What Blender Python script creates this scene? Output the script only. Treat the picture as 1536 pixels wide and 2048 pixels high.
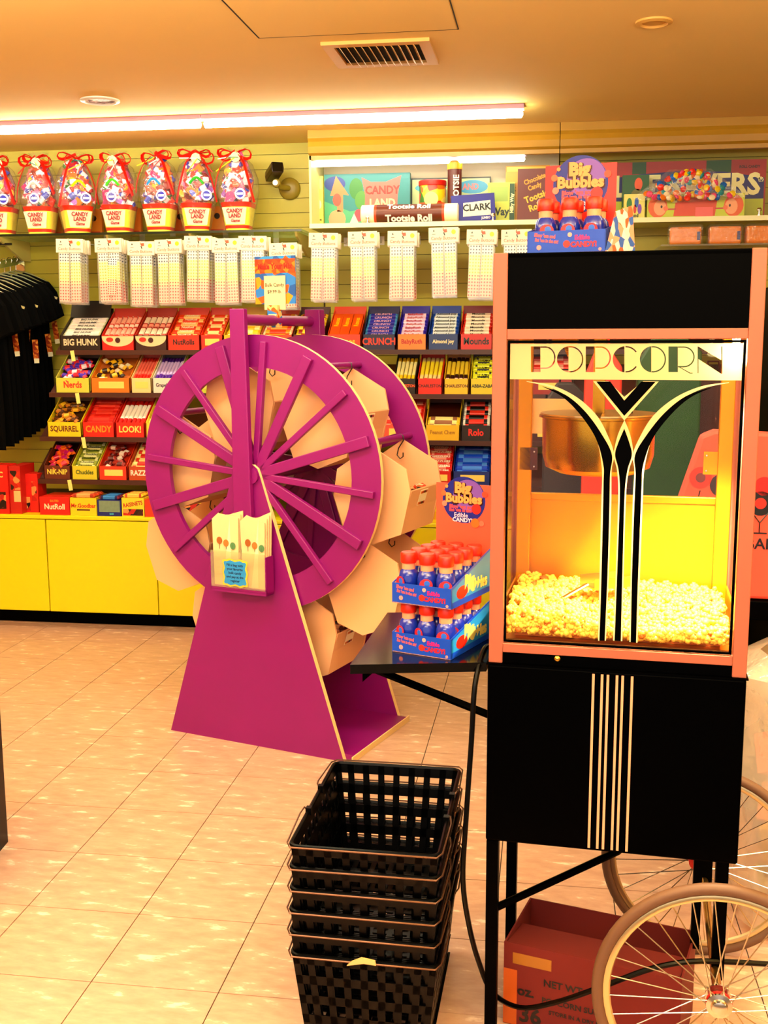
import bpy, bmesh, math, random
from math import sin, cos, pi, radians as rad
from mathutils import Matrix, Vector, Euler, geometry
random.seed(7)
for o in list(bpy.data.objects): bpy.data.objects.remove(o)
SC = bpy.context.scene; COL = SC.collection

# ------------------------------------------------------------------ camera, world, lights, exposure
F, PITCH, ROLL, CAMH, YAW = 2192.67, .1575, -.0034, 1.4717, .1479
RZ = Matrix.Rotation(YAW, 3, 'Z')
_r0, _u0, FW = Vector((1, 0, 0)), Vector((0, sin(PITCH), cos(PITCH))), RZ @ Vector((0, cos(PITCH), -sin(PITCH)))
RIGHT = RZ @ (cos(ROLL)*_r0 + sin(ROLL)*_u0); UP = RZ @ (-sin(ROLL)*_r0 + cos(ROLL)*_u0)
CAM = Vector((0, 0, CAMH))
cd = bpy.data.cameras.new('camera'); cam = bpy.data.objects.new('camera', cd); COL.objects.link(cam)
cd.sensor_fit = 'VERTICAL'; cd.sensor_height = 36; cd.lens = F/2048*36; cd.clip_start = .05
cam.matrix_world = Matrix(((RIGHT.x, UP.x, -FW.x, 0), (RIGHT.y, UP.y, -FW.y, 0), (RIGHT.z, UP.z, -FW.z, CAMH), (0, 0, 0, 1)))
SC.camera = cam
SC.view_settings.view_transform = 'Standard'; SC.view_settings.look = 'None'
SC.view_settings.exposure = 0.8; SC.view_settings.gamma = 1; SC.view_settings.use_curve_mapping = False
W = bpy.data.worlds.new('world'); SC.world = W; W.use_nodes = True
W.node_tree.nodes['Background'].inputs[0].default_value = (1, .86, .76, 1)
W.node_tree.nodes['Background'].inputs[1].default_value = .9

def area(name, loc, rot, sx, sy, power, col):
    l = bpy.data.lights.new(name, 'AREA'); l.shape = 'RECTANGLE'; l.size = sx; l.size_y = sy; l.energy = power; l.color = col
    o = bpy.data.objects.new(name, l); o.location = loc; o.rotation_euler = rot; COL.objects.link(o); return o
# the shop's ceiling lights behind and above the camera, and added lights tilted at the shelf wall
area('overhead_light', (-1.2, .9, 2.46), (0, 0, 0), 1.6, .5, 16, (1, .86, .76))
area('overhead_light', (1.1, .3, 2.46), (0, 0, 0), 1.6, .5, 16, (1, .88, .78))
area('overhead_light', (-1.1, 2.9, 2.46), (rad(28), 0, 0), 2.2, .4, 38, (1, .97, .66))  # added to brighten the candy wall and the floor before it
area('overhead_light', (.9, 2.7, 2.46), (rad(28), 0, 0), 1.2, .4, 10, (1, .97, .62))
area('overhead_light', (-.6, -1.2, 2.46), (rad(25), 0, 0), 2.4, .5, 37, (1, .86, .76))
# added fill lights facing up, behind the camera and to both sides, to brighten the ceiling
for x_, y_, w_ in ((-2.4, 1.3, 88), (.2, .3, 110), (2.2, 1.6, 88)): area('ceiling_fill_light', (x_, y_, 1.95), (pi, 0, 0), 1.2, 1.2, w_, (1, .96, .82))
TUBE_E, NICHE_E = 30, 8
WALL_Y, CEIL = 5.95, 2.5

def ray(u, v): return FW + RIGHT*((u-768)/F) - UP*((v-1024)/F)
def atY(u, v, y): d = ray(u, v); return CAM + d*(y/d.y)
def atZ(u, v, z): d = ray(u, v); return CAM + d*((z-CAMH)/d.z)
def local(p0, ang, u, v, off):
    "where the line of sight through u, v meets the vertical plane OFF behind a thing's front: its own x and z"
    e = Vector((cos(ang), sin(ang), 0)); n = Vector((-sin(ang), cos(ang), 0)); q = Vector(p0)+n*off
    d = ray(u, v); w = CAM + d*(((q-CAM).dot(n))/d.dot(n)); return (w-q).dot(e), w.z

# ------------------------------------------------------------------ materials
def lin(h):
    h = h.lstrip('#'); c = [int(h[i:i+2], 16)/255 for i in (0, 2, 4)]
    c = [x/12.92 if x <= .04045 else ((x+.055)/1.055)**2.4 for x in c]
    return tuple(x**1.3 for x in c) + (1,)               # pigments a little deeper than the picked tones
MATS = {}
def mat(name, col, rough=.5, metal=0, spec=.5, emit=None, es=0, coat=0, var=0, vscale=6, bump=0, bscale=60, alpha=1):
    if name in MATS: return MATS[name]
    m = bpy.data.materials.new(name); m.use_nodes = True; nt = m.node_tree; b = nt.nodes['Principled BSDF']
    c = lin(col) if isinstance(col, str) else col
    b.inputs['Base Color'].default_value = c; b.inputs['Roughness'].default_value = rough; b.inputs['Metallic'].default_value = metal
    b.inputs['Specular IOR Level'].default_value = spec; b.inputs['Coat Weight'].default_value = coat; b.inputs['Alpha'].default_value = alpha
    if emit: b.inputs['Emission Color'].default_value = lin(emit) if isinstance(emit, str) else emit; b.inputs['Emission Strength'].default_value = es
    if var or bump:
        tc = nt.nodes.new('ShaderNodeTexCoord'); n = nt.nodes.new('ShaderNodeTexNoise'); n.inputs['Scale'].default_value = vscale; n.inputs['Detail'].default_value = 5
        nt.links.new(tc.outputs['Object'], n.inputs['Vector'])
        if var:
            mx = nt.nodes.new('ShaderNodeMix'); mx.data_type = 'RGBA'
            mx.inputs[6].default_value = tuple(max(0, x*(1-var)) for x in c[:3])+(1,); mx.inputs[7].default_value = tuple(min(1, x*(1+var)) for x in c[:3])+(1,)
            nt.links.new(n.outputs['Fac'], mx.inputs[0]); nt.links.new(mx.outputs[2], b.inputs['Base Color'])
        if bump:
            n2 = nt.nodes.new('ShaderNodeTexNoise'); n2.inputs['Scale'].default_value = bscale
            nt.links.new(tc.outputs['Object'], n2.inputs['Vector'])
            bp = nt.nodes.new('ShaderNodeBump'); bp.inputs['Strength'].default_value = bump; bp.inputs['Distance'].default_value = .004
            nt.links.new(n2.outputs['Fac'], bp.inputs['Height']); nt.links.new(bp.outputs['Normal'], b.inputs['Normal'])
    MATS[name] = m; return m
def P(col, rough=.4, **k):
    "a plain printed or painted surface of one colour"
    return mat('paint_'+col.strip('#')+('' if rough == .4 else '_%d' % (rough*100)), col, rough, **k)
def cells(name, cols, scale=40, rough=.35, metric='F1'):
    "busy print: patches of a few colours"
    if name in MATS: return MATS[name]
    m = mat(name, cols[0], rough); nt = m.node_tree; b = nt.nodes['Principled BSDF']
    tc = nt.nodes.new('ShaderNodeTexCoord'); v = nt.nodes.new('ShaderNodeTexVoronoi'); v.inputs['Scale'].default_value = scale
    sep = nt.nodes.new('ShaderNodeSeparateColor'); r = nt.nodes.new('ShaderNodeValToRGB'); r.color_ramp.interpolation = 'CONSTANT'
    nt.links.new(tc.outputs['Object'], v.inputs['Vector']); nt.links.new(v.outputs['Color'], sep.inputs[0]); nt.links.new(sep.outputs[0], r.inputs[0])
    el = r.color_ramp.elements
    while len(el) < len(cols): el.new(1)
    for i, c in enumerate(cols): el[i].position = i/len(cols); el[i].color = lin(c)
    nt.links.new(r.outputs[0], b.inputs['Base Color']); return m
def clear(name, tint=(1, 1, 1, 1), gloss=.12, rough=.05, haze=0, bump=0):
    "thin clear sheet: mostly lets light through, some gloss, some haze"
    if name in MATS: return MATS[name]
    m = bpy.data.materials.new(name); m.use_nodes = True; nt = m.node_tree; nt.nodes.remove(nt.nodes['Principled BSDF']); out = nt.nodes['Material Output']
    t = nt.nodes.new('ShaderNodeBsdfTransparent'); t.inputs[0].default_value = tint
    g = nt.nodes.new('ShaderNodeBsdfGlossy'); g.inputs['Roughness'].default_value = rough
    d = nt.nodes.new('ShaderNodeBsdfDiffuse'); d.inputs[0].default_value = tint
    mx = nt.nodes.new('ShaderNodeMixShader'); mx2 = nt.nodes.new('ShaderNodeMixShader')
    lw = nt.nodes.new('ShaderNodeLayerWeight'); lw.inputs[0].default_value = .25
    ma = nt.nodes.new('ShaderNodeMath'); ma.operation = 'MULTIPLY_ADD'; ma.inputs[1].default_value = .5; ma.inputs[2].default_value = gloss; ma.use_clamp = True
    nt.links.new(lw.outputs['Facing'], ma.inputs[0]); nt.links.new(ma.outputs[0], mx2.inputs[0])
    mx.inputs[0].default_value = haze
    nt.links.new(t.outputs[0], mx.inputs[1]); nt.links.new(d.outputs[0], mx.inputs[2])
    nt.links.new(mx.outputs[0], mx2.inputs[1]); nt.links.new(g.outputs[0], mx2.inputs[2]); nt.links.new(mx2.outputs[0], out.inputs[0])
    if bump:
        n2 = nt.nodes.new('ShaderNodeTexNoise'); n2.inputs['Scale'].default_value = bump; tc = nt.nodes.new('ShaderNodeTexCoord')
        bp = nt.nodes.new('ShaderNodeBump'); bp.inputs['Strength'].default_value = 1; bp.inputs['Distance'].default_value = .01
        nt.links.new(tc.outputs['Object'], n2.inputs['Vector']); nt.links.new(n2.outputs['Fac'], bp.inputs['Height']); nt.links.new(bp.outputs['Normal'], g.inputs['Normal'])
    MATS[name] = m; return m
BLACK = mat('black_enamel', '#020102', .4, spec=.02)
BLACKP = mat('black_plastic', '#030203', .35, spec=.14)
WHITE = P('#f4efe6'); CREAM = mat('cream_board', '#e8b890', .6, var=.05); COPPER = mat('pink_anodised_trim', '#bc7862', .4, metal=.25)
CHROME = mat('chrome', '#d8d0c4', .2, metal=1); STEEL = mat('brushed_steel', '#d9b878', .28, metal=1)
PURPLE = mat('magenta_paint', '#960580', .42, var=.1, vscale=5); EDGE = mat('pale_plywood_edge', '#f3d6a0', .6)
YEL = mat('yellow_laminate', '#ece000', .35); CELLO = clear('cellophane', gloss=.05, rough=.12, haze=.03, bump=45)
BAGCLEAR = clear('clear_packet', (1, 1, 1, 1), gloss=.03, rough=.2, haze=.12); GLASS = clear('window_glass', gloss=.003, rough=.01)
BROWN = P('#3a1208'); CARD = mat('red_brown_cardboard', '#801a04', .8, var=.15)

# ------------------------------------------------------------------ mesh builder
class MB:
    def __init__(s): s.v, s.f, s.m, s.mk = [], [], [], 0
    def add(s, vs, fs, m=0):
        b = len(s.v); s.v += [Vector(p) for p in vs]; s.f += [tuple(i+b for i in f) for f in fs]; s.m += [m]*len(fs); return s
    def box(s, x0, x1, y0, y1, z0, z1, m=0):
        return s.add([(x0, y0, z0), (x1, y0, z0), (x1, y1, z0), (x0, y1, z0), (x0, y0, z1), (x1, y0, z1), (x1, y1, z1), (x0, y1, z1)],
                     [(0, 3, 2, 1), (4, 5, 6, 7), (0, 1, 5, 4), (1, 2, 6, 5), (2, 3, 7, 6), (3, 0, 4, 7)], m)
    def prism(s, pts, a, b, ax='y', m=0, mside=None):
        "polygon (p, q) pushed from a to b along ax"
        n = len(pts); f3 = {'y': lambda p, t: (p[0], t, p[1]), 'x': lambda p, t: (t, p[0], p[1]), 'z': lambda p, t: (p[0], p[1], t)}[ax]
        s.add([f3(p, a) for p in pts] + [f3(p, b) for p in pts], [tuple(range(n)), tuple(range(2*n-1, n-1, -1))], m)
        k = len(s.v)-2*n
        for i in range(n): s.f.append((k+i, k+n+i, k+n+(i+1) % n, k+(i+1) % n)); s.m.append(m if mside is None else mside)
        return s
    def holes(s, loops, a, b, ax='y', m=0):
        "flat plate with holes: first loop outside, the rest cut out"
        f3 = (lambda p, t: (p[0], t, p[1])) if ax == 'y' else (lambda p, t: (p[0], p[1], t))
        flat = [p for l in loops for p in l]; n = len(flat); ed, i0 = [], 0
        for l in loops: ed += [(i0+i, i0+(i+1) % len(l)) for i in range(len(l))]; i0 += len(l)
        cv, ce, tri, ov, oe, of = geometry.delaunay_2d_cdt([Vector((p[0], p[1])) for p in flat], ed, [], 1, 1e-7)
        def odd(x, y): return sum(((a[1] > y) != (b_[1] > y)) and x < (b_[0]-a[0])*(y-a[1])/(b_[1]-a[1])+a[0] for l in loops for a, b_ in zip(l, l[1:]+l[:1])) % 2
        tri = [t for t in tri if odd(sum(cv[i].x for i in t)/len(t), sum(cv[i].y for i in t)/len(t))]
        if b is None or len(cv) != n: flat = [(p.x, p.y) for p in cv]; n = len(flat); loops = loops if b is None else []
        else:
            back = [o[0] for o in ov]; tri = [[back[i] for i in t] for t in tri]
        s.add([f3(p, a) for p in flat], [tuple(t) for t in tri], m)
        if b is not None:
            s.add([f3(p, b) for p in flat], [tuple(reversed(t)) for t in tri], m)
            k = len(s.v)-2*n; i0 = 0
            for l in loops:
                L = len(l)
                for i in range(L): s.f.append((k+i0+i, k+i0+(i+1) % L, k+n+i0+(i+1) % L, k+n+i0+i)); s.m.append(m)
                i0 += L
        return s
    def lathe(s, prof, seg=16, c=(0, 0, 0), m=0, ax='z', ms=None):
        b = len(s.v); k = len(prof)
        for r, z in prof:
            for i in range(seg):
                a = 2*pi*i/seg; p = (r*cos(a), r*sin(a), z)
                if ax == 'y': p = (p[0], p[2], p[1])
                if ax == 'x': p = (p[2], p[0], p[1])
                s.v.append(Vector(p)+Vector(c))
        for j in range(k-1):
            for i in range(seg):
                q = (b+j*seg+i, b+j*seg+(i+1) % seg, b+(j+1)*seg+(i+1) % seg, b+(j+1)*seg+i)
                s.f.append(q); s.m.append(m if ms is None else ms[j])
        s.f.append(tuple(b+i for i in range(seg-1, -1, -1))); s.m.append(m if ms is None else ms[0])
        s.f.append(tuple(b+(k-1)*seg+i for i in range(seg))); s.m.append(m if ms is None else ms[-1]); return s
    def tube(s, path, r, seg=8, m=0, closed=False, flat=1):
        path = [Vector(p) for p in path]; n = len(path); b = len(s.v); prev = None
        for i in range(n):
            t = (path[(i+1) % n]-path[i-1]) if closed else (path[min(i+1, n-1)]-path[max(i-1, 0)])
            t = t.normalized() if t.length > 1e-9 else Vector((0, 0, 1))
            if prev is None: x = t.cross(Vector((0, 0, 1))); x = x if x.length > .05 else t.cross(Vector((1, 0, 0)))
            else: x = prev - t*prev.dot(t)
            x.normalize(); prev = x; y = t.cross(x); rr = r[i] if isinstance(r, (list, tuple)) else r
            for k in range(seg): a = 2*pi*k/seg; s.v.append(path[i]+x*(rr*cos(a))+y*(rr*sin(a)*flat))
        for i in range(n if closed else n-1):
            j = (i+1) % n
            for k in range(seg): s.f.append((b+i*seg+k, b+i*seg+(k+1) % seg, b+j*seg+(k+1) % seg, b+j*seg+k)); s.m.append(m)
        if not closed:
            s.f.append(tuple(b+k for k in range(seg-1, -1, -1))); s.f.append(tuple(b+(n-1)*seg+k for k in range(seg))); s.m += [m, m]
        return s
    def mark(s): s.mk = len(s.v); return s
    def tr(s, M):
        for i in range(s.mk, len(s.v)): s.v[i] = M @ s.v[i]
        return s
    def mesh(s, name, mats, smooth=False):
        me = bpy.data.meshes.new(name); me.from_pydata([tuple(v) for v in s.v], [], s.f)
        for m in (mats if isinstance(mats, (list, tuple)) else [mats]): me.materials.append(m)
        me.polygons.foreach_set('material_index', s.m)
        if smooth: me.polygons.foreach_set('use_smooth', [True]*len(s.f))
        me.update()
        if smooth:
            try: me.set_sharp_from_angle(angle=rad(40))
            except Exception: pass
        return me
    def build(s, name, mats, parent=None, loc=(0, 0, 0), rot=(0, 0, 0), smooth=False, bevel=0):
        o = bpy.data.objects.new(name, s.mesh(name, mats, smooth)); COL.objects.link(o)
        o.parent = parent; o.location = loc; o.rotation_euler = rot
        if bevel: b = o.modifiers.new('bevel', 'BEVEL'); b.width = bevel; b.segments = 2; b.limit_method = 'ANGLE'
        return o
def put(name, me, parent=None, loc=(0, 0, 0), rot=(0, 0, 0), sc=(1, 1, 1)):
    o = bpy.data.objects.new(name, me); COL.objects.link(o); o.parent = parent; o.location = loc; o.rotation_euler = rot; o.scale = sc; return o
def thing(name, label, cat, loc=(0, 0, 0), rz=0, group=None):
    o = bpy.data.objects.new(name, None); COL.objects.link(o); o.location = loc; o.rotation_euler = (0, 0, rz); o.empty_display_size = .05
    return tag(o, label, cat, group)
def tag(o, label, cat, group=None):
    o['label'] = label; o['category'] = cat
    if group: o['group'] = group
    return o
def struct(o): o['kind'] = 'structure'; return o
def stuff(o): o['kind'] = 'stuff'; return o
def dup(root, loc=None, rz=None, label=None, group=None):
    r = root.copy(); COL.objects.link(r)
    if loc is not None: r.location = loc
    if rz is not None: r.rotation_euler = (0, 0, rz)
    if label: r['label'] = label
    if group: r['group'] = group
    for ch in list(root.children):
        c = ch.copy(); COL.objects.link(c); c.parent = r
        for g in list(ch.children): d = g.copy(); COL.objects.link(d); d.parent = c
    return r
TX = {}
def text(parent, s, size, m, loc, rot=(pi/2, 0, 0), bold=0, sx=1, align='CENTER', name='lettering', shear=0):
    "flat lettering, centred on loc, facing -y unless turned"
    key = (s, bold, m.name, align, shear)
    if key not in TX:
        cu = bpy.data.curves.new('lettering', 'FONT'); cu.body = s; cu.align_x = align; cu.align_y = 'CENTER'; cu.offset = bold; cu.shear = shear
        cu.resolution_u = 2; o = bpy.data.objects.new('t', cu); COL.objects.link(o); bpy.context.view_layer.update()
        me = bpy.data.meshes.new_from_object(o.evaluated_get(bpy.context.evaluated_depsgraph_get())); bpy.data.objects.remove(o)
        me.materials.clear(); me.materials.append(m); TX[key] = me
    return put(name, TX[key], parent, loc, rot, (size*sx, size, size))
def disc(r, n=20, cx=0, cz=0): return [(cx+r*cos(2*pi*i/n), cz+r*sin(2*pi*i/n)) for i in range(n)]
def rect(x0, x1, z0, z1): return [(x0, z0), (x1, z0), (x1, z1), (x0, z1)]
def flat(parent, name, pts, y, m, t=.0008): return MB().prism(pts, y, y-t).build(name, m, parent)

# ------------------------------------------------------------------ the room
T = .3048; GA = (-1.3244, 3.7372)            # one known grout crossing of the floor
fl = MB().box(-4.2, 3.2, -2.6, 6.0, -.06, -.004).build('floor', mat('tile_joint', '#4a3a22', .8)); struct(fl)
def tile_mat():
    m = mat('vinyl_tile', '#d9bb9a', .3, spec=.4); nt = m.node_tree; b = nt.nodes['Principled BSDF']
    tc = nt.nodes.new('ShaderNodeTexCoord'); mp = nt.nodes.new('ShaderNodeMapping'); mp.inputs['Scale'].default_value = (1, 2.6, 1); mp.inputs['Rotation'].default_value = (0, 0, .5)
    oi = nt.nodes.new('ShaderNodeObjectInfo'); ad = nt.nodes.new('ShaderNodeVectorMath')
    n = nt.nodes.new('ShaderNodeTexNoise'); n.inputs['Scale'].default_value = 12; n.inputs['Detail'].default_value = 4; n.inputs['Roughness'].default_value = .6
    r = nt.nodes.new('ShaderNodeValToRGB'); e = r.color_ramp.elements
    e[0].position = .36; e[0].color = lin('#c8a592'); e[1].position = .6; e[1].color = lin('#d4b3a0'); x = e.new(.68); x.color = lin('#efdccc')
    nt.links.new(tc.outputs['Object'], ad.inputs[0]); nt.links.new(oi.outputs['Location'], ad.inputs[1]); nt.links.new(ad.outputs[0], mp.inputs['Vector'])
    nt.links.new(mp.outputs[0], n.inputs['Vector']); nt.links.new(n.outputs['Fac'], r.inputs[0]); nt.links.new(r.outputs[0], b.inputs['Base Color']); return m
tile_me = MB().box(-T/2+.0014, T/2-.0014, -T/2+.0014, T/2-.0014, -.006, 0).mesh('tile', tile_mat())
for i in range(-8, 10):
    for j in range(-8, 6):
        x, y = GA[0]+(i+.5)*T, GA[1]+(j+.5)*T
        if y < 1.2 or y > 5.5 or x < -3.4 or x > 1.2: continue
        put('tile', tile_me, fl, (x, y, 0))
struct(MB().box(-4.2, 3.2, -2.6, 6.0, CEIL, CEIL+.08).build('ceiling', mat('ceiling_plaster', '#efd088', .85, var=.03, vscale=2)))
struct(MB().box(-4.3, -4.2, -2.6, 6.0, -.06, CEIL+.08).build('wall_left', mat('side_wall', '#d8b070', .8)))
struct(MB().box(3.2, 3.3, -2.6, 6.0, -.06, CEIL+.08).build('wall_right', mat('side_wall', '#d8b070', .8)))
SLAT = mat('slatwall_olive', '#c2b648', .5, var=.05); SLATD = mat('slatwall_groove', '#5a4a14', .8)
wb = MB().box(-4.3, 3.3, WALL_Y+.012, WALL_Y+.1, -.06, CEIL+.02).build('wall_back', SLATD); struct(wb)
for x0, x1 in ((-4.2, -1.215), (-1.205, .035), (.04, 3.2)):
    me = MB().box(x0, x1, WALL_Y, WALL_Y+.012, 0, .0735).mesh('slat', SLAT)
    z = .616
    while z < CEIL-.05:
        put('slat', me, wb, (0, 0, z)); z += .0762

# ceiling fittings
hp = [atZ(u, v, CEIL) for u, v in ((435, 0), (520, 77), (915, 56), (898, -4))]
hx0, hx1, hy1 = hp[1].x, hp[2].x, (hp[1].y+hp[2].y)/2
hb = MB().holes([rect(hx0-.6*0-.004, hx1+.004, hy1-.6, hy1+.004), rect(hx0, hx1, hy1-.596, hy1)][0:2], CEIL-.0015, CEIL+.001, 'z')
h = thing('access_panel', 'flush square access panel in the ceiling beside the air vent', 'access panel', ((hx0+hx1)/2, hy1-.3, CEIL))
hb.mark(); hb.mk = 0; hb.tr(Matrix.Translation((-(hx0+hx1)/2, -(hy1-.3), -CEIL))); hb.build('panel_joint', mat('dark_joint', '#3a2408', .8), h)
MB().box(hx0+.003, hx1-.003, hy1-.593, hy1-.003, -.002, .001).build('panel_plate', MATS['ceiling_plaster'], h, (-(hx0+hx1)/2, -(hy1-.3), 0))
v0, v1 = atZ(640, 80, CEIL), atZ(872, 124, CEIL)
vx0, vx1, vy0, vy1 = -.815, -.43, 3.99, 4.33
vt = thing('air_vent', 'rectangular ceiling air vent with slanted louvre blades', 'vent', ((vx0+vx1)/2, (vy0+vy1)/2, CEIL))
hw, hd = (vx1-vx0)/2, (vy1-vy0)/2
MB().holes([rect(-hw, hw, -hd, hd), rect(-hw+.04, hw-.04, -hd+.04, hd-.04)], -.012, 0, 'z').build('vent_frame', mat('vent_paint', '#e0b060', .5), vt)
MB().box(-hw+.04, hw-.04, -hd+.04, hd-.04, -.002, -.001).build('vent_backing', mat('vent_dark', '#2a1505', .8), vt)
lv = MB().mark().box(-.012, .012, -hd+.04, hd-.04, -.0006, .0006).tr(Matrix.Rotation(rad(50), 4, 'Y')).mesh('louvre', MATS['vent_paint'])
for k in range(11): put('louvre', lv, vt, (-hw+.06+k*(2*hw-.12)/10, 0, -.012))
for (u, v, lb) in ((200, 200, 'round recessed ceiling spotlight above the gift buckets, chrome baffle showing'), (1308, 43, 'small round recessed ceiling fitting near the upper corner, unlit')):
    p = atZ(u, v, CEIL); t = thing('recessed_spotlight', lb, 'ceiling light', p)
    r = .085 if u < 500 else .06
    MB().lathe([(r, 0), (r, -.006), (r-.015, -.010), (r-.02, -.002)], 28).build('trim_ring', MATS['vent_paint'] if u > 500 else WHITE, t, smooth=True)
    MB().lathe([(.001, -.004), (r-.022, -.0035)], 24).build('reflector', cells('spot_reflector', ['#f4e8f4', '#8a6fa0', '#fff4ff', '#7a5a70'], 60) if u < 500 else MATS['vent_paint'], t)
# fluorescent battens on the ceiling in front of the shelves
for x0, x1, lb in ((-3.6, -1.625, 'long lit fluorescent batten on the ceiling above the gift buckets'), (-1.62, -.13, 'lit fluorescent batten on the ceiling near the air vent')):
    xc = (x0+x1)/2; t = thing('fluorescent_batten', lb, 'ceiling light', (xc, 5.17, CEIL))
    MB().box(x0-xc, x1-xc, -.03, .03, -.02, 0).build('batten_housing', P('#d8b0c8'), t)
    MB().mark().lathe([(.004, x0-xc+.004), (.017, x0-xc+.01), (.017, x1-xc-.01), (.004, x1-xc-.004)], 14, (0, 0, 0), 0, 'x').tr(Matrix.Translation((0, 0, -.038))).build('lamp_tube', mat('lit_tube', '#ffffff', emit=(1, .96, .66, 1), es=TUBE_E), t, smooth=True)

# ------------------------------------------------------------------ base cabinets under the shelves
CF = 5.2
xs = [-3.68, -3.1, -2.52, -1.935, -1.35, -.765, -.18, .405, .99, 1.575]
nm = ['hidden behind the black shirts', 'leftmost', 'with the gap beside its door, under the red box', 'beside the low end of the wheel bins', 'behind the wheel hub', 'behind the wheel rim', 'behind the bubble bottles', 'behind the popcorn machine', 'behind the cart wheels']
for i in range(len(xs)-1):
    x0, x1 = xs[i], xs[i+1]
    t = thing('base_cabinet', 'yellow laminate base cabinet '+nm[i], 'cabinet', ((x0+x1)/2, CF, 0)); w = (x1-x0)/2
    MB().box(-w+.001, w-.001, .022, .74, .08, .565).build('cabinet_body', YEL, t)
    MB().box(-w+.001, w-.001, .09, .11, 0, .08).build('kick_panel', BLACK, t)
    MB().box(-w+.0025, w-.0025, 0, .02, .083, .562).build('cabinet_door', YEL, t, rot=(0, rad(-.2) if i == 1 else 0, 0), bevel=.002)
ct = tag(MB().box(-3.68, 1.575, CF-.008, WALL_Y-.005, .567, .585).build('cabinet_top', YEL, bevel=.003), 'long yellow counter top running over all the base cabinets', 'counter')

# ------------------------------------------------------------------ tilted candy shelves
TILT = math.atan2(.13, .19)
ROWS = [(5.45, 1.412, 'top'), (5.40, 1.196, 'second'), (5.35, .972, 'third'), (5.30, .757, 'lowest')]
RAIL = mat('shelf_rail', '#5a2a14', .4); TAGM = P('#f4ea98')
secs = [(-2.60, -1.235, 'left of the wheel post'), (-1.225, -.01, 'behind the wheel rim'), (0, 1.2, 'behind the popcorn machine')]
for k, (y, z, rn) in enumerate(ROWS):
    for a, (x0, x1, sn) in enumerate(secs):
        if a == 0: x0 = (-2.53, -2.555, -2.595, -2.62)[k]
        t = thing('tilted_shelf', f'{rn} tilted candy shelf, the stretch {sn}', 'shelf', ((x0+x1)/2, y, z)); w = (x1-x0)/2
        MB().prism([(0, -.012), (.21, .131), (.21, .142), (0, -.001)], -w, w, 'x').build('shelf_board', RAIL, t)
        MB().box(-w, w, -.012, -.001, -.022, .002).build('price_rail', RAIL, t)
        for s in (-w+.01, w-.012):
            MB().prism([(.02, -.01), (WALL_Y-y-.002, .02), (WALL_Y-y-.002, .16), (.21, .13)], s-.001, s+.001, 'x').build('bracket', mat('shelf_bracket', '#8a6a20', .5), t)
        if a == 0:
            u = (146, 152, 160, 128)[k]; p = atY(u, 700, y)
            MB().mark().box(-.010, .010, -.003, 0, -.055, 0).tr(Matrix.Rotation(rad(-8), 4, 'Y')).build('price_tag', TAGM, t, (p.x-(x0+x1)/2, -.012, -.0))

# candy trays and the bars lying in them
def bar_mesh(L, w, h, cols, kind):
    "wrapped bar along x with crimped ends and a printed band"
    m = MB(); a, c = L/2, .012
    xs_ = [-a, -a+c, -L*.28, L*.28, a-c, a]; hs = [.15, 1, 1, 1, 1, .15]
    for i, x in enumerate(xs_):
        hh = h*hs[i]; ww = w*(.92 if 0 < i < 5 else 1)
        m.v += [Vector((x, -ww/2, h*.5-hh*.3)), Vector((x, -ww*.36, h*.5-hh*.5)), Vector((x, ww*.36, h*.5-hh*.5)), Vector((x, ww/2, h*.5-hh*.3)),
                Vector((x, ww/2, h*.5+hh*.2)), Vector((x, ww*.36, h*.5+hh*.5)), Vector((x, -ww*.36, h*.5+hh*.5)), Vector((x, -ww/2, h*.5+hh*.2))]
    for i in range(5):
        for q in range(8): m.f.append((i*8+q, i*8+(q+1) % 8, (i+1)*8+(q+1) % 8, (i+1)*8+q)); m.m.append((2, 0, 1, 0, 2)[i])
    m.f += [tuple(range(7, -1, -1)), tuple(range(40, 48))]; m.m += [2, 2]
    return m.mesh('candy_bar', [P(cols[0]), P(cols[1]), P(cols[2])], smooth=False)
Y = '#f2d400'
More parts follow.
